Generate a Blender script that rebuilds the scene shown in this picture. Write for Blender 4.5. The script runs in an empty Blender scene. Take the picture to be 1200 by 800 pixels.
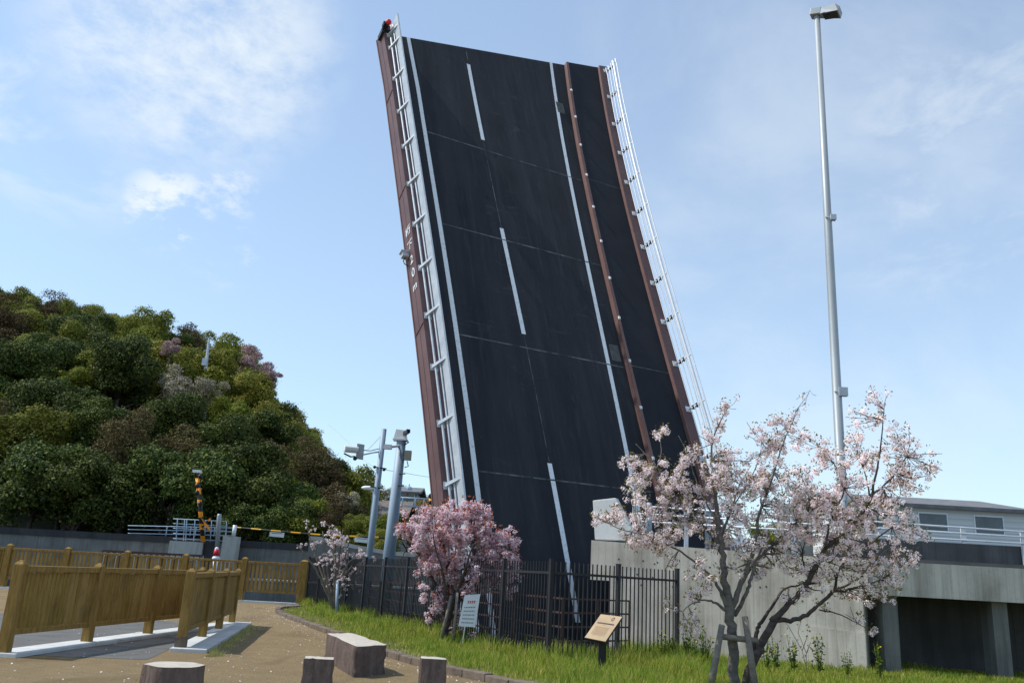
import bpy, math, random
import numpy as np
from mathutils import Vector, Matrix
from mathutils.geometry import tessellate_polygon
R_ = math.radians
random.seed(7); rng = np.random.default_rng(7)
scene = bpy.context.scene
col = scene.collection

# ------------------------------------------------------------------ camera, sky, sun, exposure
PITCH, ROLL, FPX = R_(15.5641), R_(3.24263), 993.458
CF = np.array([0, math.cos(PITCH), math.sin(PITCH)])
_u = np.array([0, -math.sin(PITCH), math.cos(PITCH)]); _r = np.array([1., 0, 0])
CR = math.cos(ROLL)*_r + math.sin(ROLL)*_u
CU = -math.sin(ROLL)*_r + math.cos(ROLL)*_u
CP = np.array([0, 0, 1.5])
cam = bpy.data.objects.new('camera', bpy.data.cameras.new('camera')); col.objects.link(cam)
m = Matrix.Identity(4)
for i in range(3):
    m[i][0], m[i][1], m[i][2], m[i][3] = CR[i], CU[i], -CF[i], CP[i]
cam.matrix_world = m
cam.data.sensor_width = 36; cam.data.lens = FPX/1200*36
cam.data.clip_start = .1; cam.data.clip_end = 5000
scene.camera = cam

def ray(x, y): return CF*FPX + CR*(x-600) + CU*(400-y)          # photo pixel -> direction from the eye
def G(x, y, z=0.0):
    d = ray(x, y); return CP + d*((z-1.5)/d[2])
def AT(x, y, Y):
    d = ray(x, y); return CP + d*(Y/d[1])

SUN_EL, SUN_AZ = R_(53), R_(-89)        # azimuth from +Y towards +X
sd = Vector((math.sin(SUN_AZ)*math.cos(SUN_EL), math.cos(SUN_AZ)*math.cos(SUN_EL), math.sin(SUN_EL)))
sl = bpy.data.lights.new('sun', 'SUN'); sl.energy = 3.9; sl.angle = R_(.53); sl.color = (1, .955, .88)
so = bpy.data.objects.new('sun', sl); col.objects.link(so)
so.rotation_euler = sd.to_track_quat('Z', 'Y').to_euler(); so.location = sd*60

world = bpy.data.worlds.new('World'); scene.world = world; world.use_nodes = True
wt = world.node_tree; wt.nodes.clear()
def wn(t, **k):
    n = wt.nodes.new(t)
    for a, b in k.items(): setattr(n, a, b)
    return n
wl = wt.links.new
sky = wn('ShaderNodeTexSky', sky_type='NISHITA', sun_disc=False, sun_elevation=SUN_EL, sun_rotation=SUN_AZ)
sky.air_density = 1.0; sky.dust_density = .6; sky.ozone_density = 2.2; sky.altitude = 0
tc = wn('ShaderNodeTexCoord')
def wmath(op, a, b=None, c=None, clamp=False):
    n = wn('ShaderNodeMath', operation=op, use_clamp=clamp)
    for i, v in enumerate((a, b, c)):
        if v is None: continue
        if isinstance(v, (int, float)): n.inputs[i].default_value = v
        else: wl(v, n.inputs[i])
    return n.outputs[0]
def wnoise(scale, detail, rough, mscale, dist=0.0, loc=(0,0,0)):
    mp = wn('ShaderNodeMapping'); mp.inputs['Scale'].default_value = mscale; mp.inputs['Location'].default_value = loc
    wl(tc.outputs['Generated'], mp.inputs['Vector'])
    n = wn('ShaderNodeTexNoise'); n.inputs['Scale'].default_value = scale; n.inputs['Detail'].default_value = detail
    n.inputs['Roughness'].default_value = rough; n.inputs['Distortion'].default_value = dist
    wl(mp.outputs[0], n.inputs['Vector']); return n.outputs['Fac']
def wblob(x, y, deg0, deg1):
    d = ray(x, y); d = d/np.linalg.norm(d)
    v = wn('ShaderNodeVectorMath', operation='DOT_PRODUCT'); v.inputs[1].default_value = tuple(d)
    nm = wn('ShaderNodeVectorMath', operation='NORMALIZE'); wl(tc.outputs['Generated'], nm.inputs[0]); wl(nm.outputs[0], v.inputs[0])
    r = wn('ShaderNodeMapRange', interpolation_type='SMOOTHSTEP')
    r.inputs['From Min'].default_value = math.cos(R_(deg1)); r.inputs['From Max'].default_value = math.cos(R_(deg0))
    wl(v.outputs['Value'], r.inputs['Value']); return r.outputs[0]
def wrange(v, a, b, c=0, d=1):
    r = wn('ShaderNodeMapRange', interpolation_type='SMOOTHSTEP')
    for k, x in zip(('From Min','From Max','To Min','To Max'), (a,b,c,d)): r.inputs[k].default_value = x
    wl(v, r.inputs['Value']); return r.outputs[0]
nA = wnoise(7, 10, .62, (1, 1, 1.9), .35)
nC = wnoise(13, 12, .66, (1, 1, 1.7), .12)
nB = wnoise(3.0, 9, .6, (1, 1, 1.5), .3, (3, 1, 2))
m1 = wmath('MULTIPLY', wrange(nC, .26, .70), wblob(225, 40, 2, 10.5))
m1 = wmath('MULTIPLY', m1, .85)
m2 = wmath('MULTIPLY', wrange(nC, .44, .62), wblob(196, 244, .6, 3.4))
m2b = wmath('MULTIPLY', wmath('MULTIPLY', wrange(nC, .46, .66), wblob(262, 222, .4, 2.8)), .7)
m3 = wmath('MULTIPLY', wmath('MULTIPLY', wrange(nC, .46, .68), wblob(262, 294, .5, 3.0)), .6)
m4 = wmath('MULTIPLY', wmath('MULTIPLY', wrange(nB, .36, .66), wblob(930, 300, 6, 26)), .34)
m5 = wmath('MULTIPLY', wmath('MULTIPLY', wrange(nA, .40, .68), wblob(1120, 190, 2, 11)), .45)
m6 = wmath('MULTIPLY', wmath('MULTIPLY', wrange(nA, .42, .64), wblob(90, 130, 2, 8)), .5)
cl = m1
for mm in (m2, m2b, m3, m4, m5, m6): cl = wmath('MAXIMUM', cl, mm)
sep = wn('ShaderNodeSeparateXYZ'); wl(tc.outputs['Generated'], sep.inputs[0])
veil = wrange(sep.outputs['Z'], -.02, .75, .43, .26)
cl = wmath('ADD', cl, wmath('MULTIPLY', veil, wmath('SUBTRACT', 1.0, cl)), clamp=True)
mix = wn('ShaderNodeMix', data_type='RGBA'); wl(cl, mix.inputs['Factor'])
mul = wn('ShaderNodeMix', data_type='RGBA', blend_type='MULTIPLY'); mul.inputs['Factor'].default_value = 1
wl(sky.outputs[0], mul.inputs['A']); mul.inputs['B'].default_value = (1.30, 1.66, 1.80, 1)
wl(mul.outputs['Result'], mix.inputs['A']); mix.inputs['B'].default_value = (7.6, 8.3, 8.8, 1)
bg = wn('ShaderNodeBackground'); bg.inputs['Strength'].default_value = .108
wl(mix.outputs['Result'], bg.inputs['Color'])
wo = wn('ShaderNodeOutputWorld'); wl(bg.outputs[0], wo.inputs['Surface'])
scene.view_settings.view_transform = 'Standard'; scene.view_settings.look = 'None'
scene.view_settings.gamma = 1; scene.view_settings.use_curve_mapping = False
scene.view_settings.exposure = 0.10
scene.render.engine = 'CYCLES'

# ------------------------------------------------------------------ materials
def lin(c):  # sRGB 0-255 -> linear
    return tuple(((v/255+.055)/1.055)**2.4 if v > 10 else v/255/12.92 for v in c)
class NT:
    def __init__(s, name, rough=.8, metal=0.0, spec=.3):
        s.m = bpy.data.materials.new(name); s.m.use_nodes = True; s.t = s.m.node_tree
        s.b = s.t.nodes['Principled BSDF']; s.b.inputs['Roughness'].default_value = rough
        s.b.inputs['Metallic'].default_value = metal; s.b.inputs['Specular IOR Level'].default_value = spec
        s.l = s.t.links.new
    def n(s, t, **k):
        n = s.t.nodes.new(t)
        for a, b in k.items(): setattr(n, a, b)
        return n
    def put(s, v, sock):
        if hasattr(v, 'links') or isinstance(v, bpy.types.NodeSocket): s.l(v, sock)
        elif isinstance(v, tuple): sock.default_value = (*v[:3], 1) if sock.type == 'RGBA' else v
        else: sock.default_value = v
    def coord(s, kind='Object', scale=(1,1,1), rot=(0,0,0)):
        c = s.n('ShaderNodeTexCoord'); mp = s.n('ShaderNodeMapping')
        mp.inputs['Scale'].default_value = scale; mp.inputs['Rotation'].default_value = rot
        s.l(c.outputs[kind], mp.inputs['Vector']); return mp.outputs[0]
    def noise(s, scale, detail=5, rough=.55, dist=0, vec=None):
        n = s.n('ShaderNodeTexNoise'); n.inputs['Scale'].default_value = scale; n.inputs['Detail'].default_value = detail
        n.inputs['Roughness'].default_value = rough; n.inputs['Distortion'].default_value = dist
        if vec is not None: s.l(vec, n.inputs['Vector'])
        return n.outputs['Fac']
    def rng(s, v, a, b, c=0., d=1.):
        r = s.n('ShaderNodeMapRange'); s.l(v, r.inputs['Value'])
        for k, x in zip(('From Min','From Max','To Min','To Max'), (a,b,c,d)): r.inputs[k].default_value = x
        return r.outputs[0]
    def mix(s, f, a, b, blend='MIX'):
        n = s.n('ShaderNodeMix', data_type='RGBA', blend_type=blend)
        s.put(f, n.inputs['Factor']); s.put(a, n.inputs['A']); s.put(b, n.inputs['B']); return n.outputs['Result']
    def math(s, op, a, b):
        n = s.n('ShaderNodeMath', operation=op); s.put(a, n.inputs[0]); s.put(b, n.inputs[1]); return n.outputs[0]
    def color(s, c): s.put(c, s.b.inputs['Base Color']); return s
    def bump(s, h, strength=.3, dist=.01):
        b = s.n('ShaderNodeBump'); b.inputs['Strength'].default_value = strength; b.inputs['Distance'].default_value = dist
        s.l(h, b.inputs['Height']); s.l(b.outputs[0], s.b.inputs['Normal']); return s

def mottled(name, c1, c2, scale=3, rough=.8, metal=0, bump=0, bscale=40, detail=6, mscale=(1,1,1), lo=.35, hi=.65, spec=.3):
    t = NT(name, rough, metal, spec); v = t.coord(scale=mscale)
    t.color(t.mix(t.rng(t.noise(scale, detail, .6, 0, v), lo, hi), c1, c2))
    if bump: t.bump(t.noise(bscale, 4, .6, 0, v), bump, .02)
    return t.m

M = {}
# asphalt of the lifted deck
def deck_coord(t, ku=1.0, kv=1.0):
    c = t.n('ShaderNodeTexCoord').outputs['Object']; out = []
    for dvec, k in (((.8798, .4753, 0), ku), ((-.1865, .3453, .9198), kv)):
        n = t.n('ShaderNodeVectorMath', operation='DOT_PRODUCT'); t.l(c, n.inputs[0]); n.inputs[1].default_value = dvec; out.append(t.math('MULTIPLY', n.outputs['Value'], k))
    cb = t.n('ShaderNodeCombineXYZ'); t.l(out[0], cb.inputs[0]); t.l(out[1], cb.inputs[1]); return cb.outputs[0]
t = NT('asphalt_deck', .86, 0, .25); v = t.coord()
grain = t.noise(55, 3, .7, 0, v); big = t.noise(.45, 6, .6, .4, v)
lanes = t.noise(1.5, 4, .55, .1, deck_coord(t, 1, .05)); runs = t.noise(5, 6, .7, .2, deck_coord(t, 1, .09))
c = t.mix(t.rng(big, .35, .65), (.012, .0135, .018), (.021, .0225, .028))
c = t.mix(t.rng(lanes, .42, .70, 0, .75), c, (.034, .037, .045))
c = t.mix(t.rng(runs, .52, .74, 0, .65), c, (.050, .053, .062))
c = t.mix(t.rng(grain, .3, .7, 0, .35), c, (.045, .047, .053))
scr = t.noise(1.0, 9, .78, .8, deck_coord(t, .8, 2.6)); msk = t.noise(.32, 2, .5, 0, v)
c = t.mix(t.math('MULTIPLY', t.rng(scr, .56, .74, 0, .5), t.rng(msk, .50, .62)), c, (.10, .105, .115))
c = t.mix(t.rng(t.noise(.8, 3, .5, .2, deck_coord(t, 1.2, .5)), .68, .70, 0, .5), c, (.010, .011, .013))
t.color(c).bump(grain, .4, .02); M['deck'] = t.m
t = NT('asphalt_footway', .9, 0, .2); v = t.coord(); grain = t.noise(60, 3, .7, 0, v)
t.color(t.mix(t.rng(t.noise(.8, 5, .6, 0, v), .3, .7), (.017, .019, .025), (.026, .028, .035))).bump(grain, .4, .02); M['footway'] = t.m
t = NT('road_paint', .7); v = t.coord(); n1 = t.noise(9, 8, .7, 0, v)
t.color(t.mix(t.rng(n1, .52, .72), (.74, .76, .78), (.42, .43, .44))); M['paint'] = t.m
M['joint'] = mottled('joint_seal', (.030, .032, .036), (.17, .175, .185), 2.2, lo=.40, hi=.66)
t = NT('brown_paint', .55, 0, .3); v = t.coord()
c = t.mix(t.rng(t.noise(.8, 6, .6, .3, v), .35, .65), (.108, .060, .062), (.150, .086, .084))
c = t.mix(t.rng(t.noise(6, 6, .7, .2, t.coord(scale=(1, 1, .14))), .56, .76, 0, .6), c, (.072, .040, .036))
c = t.mix(t.rng(t.noise(11, 7, .75, .2, v), .64, .72, 0, .7), c, (.20, .135, .12))
t.color(c).bump(t.noise(20, 4, .6, 0, v), .05, .02); M['steel_brown'] = t.m
M['steel_brown_edge'] = mottled('brown_edge_paint', (.150, .080, .072), (.185, .105, .092), 1.5, .55)
M['galv'] = mottled('galvanised', (.40, .44, .48), (.52, .56, .60), 3, .5, .25, 0)
M['drain'] = mottled('drain_iron', (.06, .065, .06), (.11, .115, .11), 3, .6)
M['galv_blue'] = mottled('blue_grey_pipe', (.27, .37, .47), (.38, .48, .58), 3, .5)
M['galv_white'] = mottled('white_pipe', (.60, .64, .68), (.72, .75, .78), 3, .45, .1, 0)
M['pole'] = mottled('pole_zinc', (.31, .34, .36), (.38, .41, .43), 1.5, .5, .25, 0, mscale=(1, 1, .3))
M['pole_blue'] = mottled('pole_blue', (.25, .33, .42), (.33, .41, .50), 2, .55, .1, 0, mscale=(1, 1, .3))
M['white'] = mottled('white_paint', (.72, .74, .75), (.82, .83, .84), 4, .4)
M['black'] = mottled('black_paint', (.014, .014, .016), (.024, .024, .026), 5, .5)
M['fence'] = mottled('fence_paint', (.022, .022, .027), (.036, .035, .040), 3, .55, .2)
M['rail_brown'] = mottled('rail_brown', (.060, .030, .026), (.10, .055, .045), 3, .6, .1)
M['red'] = mottled('red_plastic', (.55, .02, .04), (.65, .04, .05), 5, .4)
M['orange'] = mottled('orange_paint', (.85, .26, .01), (.92, .32, .02), 4, .5)
M['glass'] = mottled('window_glass', (.04, .055, .07), (.08, .10, .13), 1, .08, 0, spec=.6)
M['lens'] = mottled('lens_glass', (.02, .02, .025), (.05, .05, .06), 2, .1, spec=.7)
# concrete
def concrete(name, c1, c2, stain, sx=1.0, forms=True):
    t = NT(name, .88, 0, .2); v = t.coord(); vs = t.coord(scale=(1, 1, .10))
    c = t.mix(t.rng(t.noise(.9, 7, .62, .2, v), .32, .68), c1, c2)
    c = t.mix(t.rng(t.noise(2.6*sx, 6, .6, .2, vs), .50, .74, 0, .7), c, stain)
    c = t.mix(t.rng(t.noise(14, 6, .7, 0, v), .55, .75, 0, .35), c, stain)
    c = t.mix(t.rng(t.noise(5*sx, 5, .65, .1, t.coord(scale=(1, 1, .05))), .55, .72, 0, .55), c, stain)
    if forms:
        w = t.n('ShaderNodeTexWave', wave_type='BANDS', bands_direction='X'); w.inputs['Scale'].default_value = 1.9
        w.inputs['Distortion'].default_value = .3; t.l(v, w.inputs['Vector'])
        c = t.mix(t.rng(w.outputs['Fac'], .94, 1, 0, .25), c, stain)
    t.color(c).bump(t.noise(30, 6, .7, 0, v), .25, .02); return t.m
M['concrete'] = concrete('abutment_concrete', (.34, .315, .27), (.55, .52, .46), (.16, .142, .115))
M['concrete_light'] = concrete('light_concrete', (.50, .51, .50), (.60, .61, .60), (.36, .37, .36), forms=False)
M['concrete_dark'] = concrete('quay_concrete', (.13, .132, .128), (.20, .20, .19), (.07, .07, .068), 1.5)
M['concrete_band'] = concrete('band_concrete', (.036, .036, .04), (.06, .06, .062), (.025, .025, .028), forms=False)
M['concrete_top'] = concrete('coping_concrete', (.36, .36, .33), (.46, .45, .42), (.24, .24, .22), forms=False)
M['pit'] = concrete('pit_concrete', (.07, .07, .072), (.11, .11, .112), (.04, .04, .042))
# ground
t = NT('sandy_path', .95, 0, .1); v = t.coord()
c = t.mix(t.rng(t.noise(.35, 6, .6, .3, v), .3, .7), (.20, .138, .062), (.29, .212, .112))
c = t.mix(t.rng(t.noise(1.7, 8, .7, .2, v), .45, .72, 0, .7), c, (.145, .10, .055))
c = t.mix(t.rng(t.noise(6, 6, .7, .5, v), .42, .62, 0, .45), c, (.12, .085, .045))
c = t.mix(t.rng(t.noise(38, 4, .7, 0, v), .38, .66, 0, .75), c, (.38, .295, .18))
c = t.mix(t.rng(t.noise(110, 2, .6, 0, v), .60, .72, 0, .5), c, (.12, .09, .06))
c = t.mix(t.rng(t.noise(.9, 3, .5, .8, t.coord(scale=(1, .35, 1))), .55, .66, 0, .5), c, (.155, .11, .06))
t.color(c).bump(t.noise(45, 5, .7, 0, v), .9, .04); M['soil'] = t.m
t = NT('grass_soil', .95, 0, .1); v = t.coord()
c = t.mix(t.rng(t.noise(1.1, 6, .6, .2, v), .4, .62), (.13, .14, .04), (.27, .235, .11))
t.color(t.mix(t.rng(t.noise(25, 4, .7, 0, v), .4, .7, 0, .6), c, (.05, .075, .018))).bump(t.noise(30, 5, .7, 0, v), .8, .05); M['turf'] = t.m
M['asphalt_ground'] = mottled('dark_path', (.10, .10, .095), (.14, .14, .135), 2, .9, 0, .4, 60)
M['approach'] = mottled('approach_asphalt', (.07, .07, .072), (.10, .10, .10), 2, .9, 0, .3, 60)
M['forest_floor'] = mottled('forest_floor', (.02, .026, .012), (.04, .045, .02), .3, .95)
M['kerb'] = mottled('kerb_stone', (.11, .082, .062), (.19, .15, .115), 5, .9, 0, .6, 25)
t = NT('water', .12, 0, .5); t.color((.02, .045, .05)).bump(t.noise(2.5, 4, .6, 0, t.coord()), .3, .05); M['water'] = t.m
# wood (fences), stone, bark
t = NT('weathered_wood', .8, 0, .2); v = t.coord(scale=(7, 7, .9)); ri = t.n('ShaderNodeNewGeometry').outputs['Random Per Island']
c = t.mix(t.rng(t.noise(3, 6, .65, .4, v), .3, .7), (.165, .095, .018), (.33, .215, .055))
c = t.mix(t.rng(ri, .3, 1, 0, .65), c, (.36, .235, .085)); c = t.mix(t.rng(t.noise(1.4, 5, .65, .3, t.coord()), .5, .72, 0, .6), c, (.085, .055, .025)); t.color(c).bump(t.noise(12, 4, .6, 0, v), .5, .01); M['wood'] = t.m
t = NT('wood_post', .82, 0, .2); v = t.coord(scale=(6, 6, 1))
t.color(t.mix(t.rng(t.noise(3, 6, .65, .4, v), .3, .7), (.16, .095, .022), (.33, .21, .065))).bump(t.noise(12, 4, .6, 0, v), .3, .01); M['wood_post'] = t.m
t = NT('rough_stone', .92, 0, .15); v = t.coord(); vz = t.coord(scale=(1, 1, .25))
c = t.mix(t.rng(t.noise(6, 8, .7, .4, vz), .3, .7), (.080, .056, .048), (.215, .16, .138))
c = t.mix(t.rng(t.noise(20, 6, .7, 0, v), .5, .75, 0, .6), c, (.26, .20, .17))
t.color(c).bump(t.noise(9, 8, .7, .3, vz), .9, .08); M['stone'] = t.m
t = NT('stone_lit_top', .9, 0, .15); v = t.coord()
t.color(t.mix(t.rng(t.noise(9, 8, .7, 0, v), .35, .7), (.42, .37, .31), (.56, .51, .44))).bump(t.noise(25, 6, .7, 0, v), .5, .02); M['stone_lit_top'] = t.m  # paler than the rough stone sides: sunlight on the tops is put into the colour
def bark(name, c1, c2):
    t = NT(name, .9, 0, .15); v = t.coord(scale=(1, 1, 2.2))
    c = t.mix(t.rng(t.noise(7, 7, .7, .3, v), .32, .68), c1, c2)
    t.color(c).bump(t.noise(16, 6, .7, .3, v), .8, .03); return t.m
M['bark'] = bark('cherry_bark', (.085, .075, .068), (.21, .19, .17))
M['bark_dark'] = bark('dark_bark', (.042, .033, .030), (.125, .10, .09))
M['bark_pale'] = bark('pale_bark', (.12, .10, .08), (.22, .19, .15))
M['stake'] = bark('stake_wood', (.15, .13, .11), (.26, .23, .19))
# petals, leaves
def leafy(name, cols, trans=.35, rough=.6, noise=0, spread=None):
    """cols: list of (pos, colour) for the per-leaf ramp"""
    t = NT(name, max(rough, .65), 0, .12)
    ri = t.n('ShaderNodeNewGeometry').outputs['Random Per Island']
    rp = t.n('ShaderNodeValToRGB'); t.l(ri, rp.inputs[0])
    e = rp.color_ramp.elements
    while len(e) < len(cols): e.new(.5)
    for k, (p, c) in enumerate(cols): e[k].position = p; e[k].color = (*c, 1)
    c = rp.outputs[0]
    if noise:
        c = t.mix(t.rng(t.noise(noise, 5, .6, 0, t.coord()), .35, .65, 0, 1), c, t.mix(1.0, c, spread, 'MULTIPLY'))
    oi = t.n('ShaderNodeObjectInfo').outputs['Random']
    hs = t.n('ShaderNodeHueSaturation'); t.put(c, hs.inputs['Color'])
    t.l(t.rng(oi, 0, 1, .80, 1.22), hs.inputs['Value']); t.l(t.rng(oi, 0, 1, .487, .510), hs.inputs['Hue'])
    c = hs.outputs[0]
    t.put(c, t.b.inputs['Base Color'])
    tr = t.n('ShaderNodeBsdfTranslucent'); t.put(c, tr.inputs['Color'])
    ms = t.n('ShaderNodeMixShader'); ms.inputs[0].default_value = trans
    t.l(t.b.outputs[0], ms.inputs[1]); t.l(tr.outputs[0], ms.inputs[2])
    t.l(ms.outputs[0], t.t.nodes['Material Output'].inputs['Surface']); return t.m
M['petal_pale'] = leafy('petal_pale', [(0, (.84, .66, .69)), (.45, (.93, .83, .84)), (1, (.97, .93, .92))], .55)
M['petal_pink'] = leafy('petal_pink', [(0, (.88, .60, .68)), (.4, (.95, .78, .83)), (1, (.98, .90, .92))], .55)
M['petal_white'] = leafy('petal_white', [(0, (.88, .72, .74)), (1, (.96, .90, .89))], .55)
M['young_leaf'] = leafy('young_leaf', [(0, (.26, .13, .045)), (.5, (.26, .20, .05)), (1, (.25, .29, .06))], .4)
M['red_leaf'] = leafy('red_leaf', [(0, (.34, .08, .05)), (.6, (.46, .14, .07)), (1, (.52, .22, .09))], .35)
M['leaf_dark'] = leafy('leaf_dark', [(0, (.018, .032, .011)), (.6, (.046, .072, .018)), (1, (.12, .15, .035))], .15, .5, .45, (1.7, 1.5, 1.2))
M['leaf_mid'] = leafy('leaf_mid', [(0, (.06, .085, .016)), (.6, (.15, .18, .032)), (1, (.26, .28, .055))], .22, .55, .45, (1.4, 1.25, .9))
M['leaf_yellow'] = leafy('leaf_yellow', [(0, (.12, .13, .025)), (.6, (.22, .23, .045)), (1, (.32, .31, .075))], .25, .6, .5, (1.25, 1.1, .8))
M['leaf_brown'] = leafy('leaf_brown', [(0, (.045, .035, .018)), (.6, (.095, .072, .035)), (1, (.16, .125, .065))], .15, .8, .5, (1.2, 1.2, 1))
M['leaf_cherry'] = leafy('leaf_cherry', [(0, (.17, .11, .09)), (.5, (.36, .25, .25)), (1, (.56, .44, .45))], .2, .7, .5, (1.1, 1, 1))
M['leaf_whitish'] = leafy('leaf_whitish', [(0, (.16, .17, .05)), (.5, (.34, .32, .20)), (1, (.62, .54, .49))], .2, .7)
M['leaf_bush'] = leafy('leaf_bush', [(0, (.04, .07, .012)), (.6, (.08, .13, .02)), (1, (.15, .21, .04))], .25, .6)
M['grass'] = leafy('grass_blade', [(0, (.09, .16, .018)), (.5, (.20, .31, .035)), (.85, (.33, .42, .07)), (1, (.50, .44, .17))], .5, .5, .9, (1.5, 1.15, 1.3))
M['grass_dry'] = leafy('grass_dry', [(0, (.22, .22, .06)), (.5, (.36, .33, .12)), (1, (.52, .46, .22))], .3, .6)
M['yellow_flower'] = leafy('yellow_flower', [(0, (.70, .52, .02)), (1, (.85, .68, .05))], .3)
M['ground_petal'] = leafy('fallen_petal', [(0, (.52, .42, .40)), (1, (.78, .68, .66))], .1)
# stripes (gate arm, crossing posts)
def stripes(name, c1, c2, axis, period, slant=0.0, duty=.5):
    t = NT(name, .5); cc = t.n('ShaderNodeTexCoord'); s = t.n('ShaderNodeSeparateXYZ'); t.l(cc.outputs['Object'], s.inputs[0])
    a = s.outputs[axis]
    if slant: a = t.math('ADD', a, t.math('MULTIPLY', s.outputs['XYZ'.index('X') if axis != 'X' else 'Z'], slant))
    f = t.math('FRACT', t.math('DIVIDE', a, period), 0.0); f = t.math('GREATER_THAN', f, duty)
    t.color(t.mix(f, c1, c2)); return t.m
OR, BK = (.88, .30, .01), (.02, .02, .02)
M['stripe_z'] = stripes('striped_post', OR, BK, 'Z', .62)
M['stripe_x'] = stripes('striped_arm', (.80, .42, .03), (.05, .045, .03), 'X', 1.1)
M['stripe_d'] = stripes('striped_board', OR, BK, 'Z', .42, .9)
M['board_tan'] = (lambda t: (t.color(t.mix(t.rng(t.noise(3, 5, .6, .2, t.coord(scale=(1, .3, 1))), .3, .7), (.50, .35, .20), (.64, .47, .29))), t.m)[1])(NT('board_tan', .35, .15, .4))
M['ink'] = mottled('ink', (.10, .06, .09), (.16, .09, .12), 5, .6)
M['ink_grey'] = mottled('ink_grey', (.22, .22, .24), (.30, .30, .32), 5, .6)
M['ink_red'] = mottled('ink_red', (.70, .03, .04), (.75, .05, .05), 5, .6)
M['roof_grey'] = mottled('roof_grey', (.13, .13, .135), (.19, .19, .195), 2, .7)
M['roof_brown'] = mottled('roof_brown', (.12, .10, .085), (.18, .155, .13), 2, .7)
M['house_wall'] = mottled('house_wall', (.42, .41, .38), (.52, .51, .48), 1, .85)
M['house_wall_dark'] = mottled('house_wall_dark', (.20, .19, .17), (.28, .27, .25), 1, .85)
t = NT('siding', .6); v = t.coord(); w = t.n('ShaderNodeTexWave', wave_type='BANDS', bands_direction='Z'); w.inputs['Scale'].default_value = 1.0
t.l(v, w.inputs['Vector']); t.color(t.mix(t.rng(w.outputs['Fac'], .9, 1, 0, .5), (.62, .63, .62), (.30, .31, .32))).bump(w.outputs['Fac'], .4, .04); M['siding'] = t.m
M['beige'] = mottled('beige_paint', (.33, .31, .26), (.41, .39, .33), 2, .6)

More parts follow.
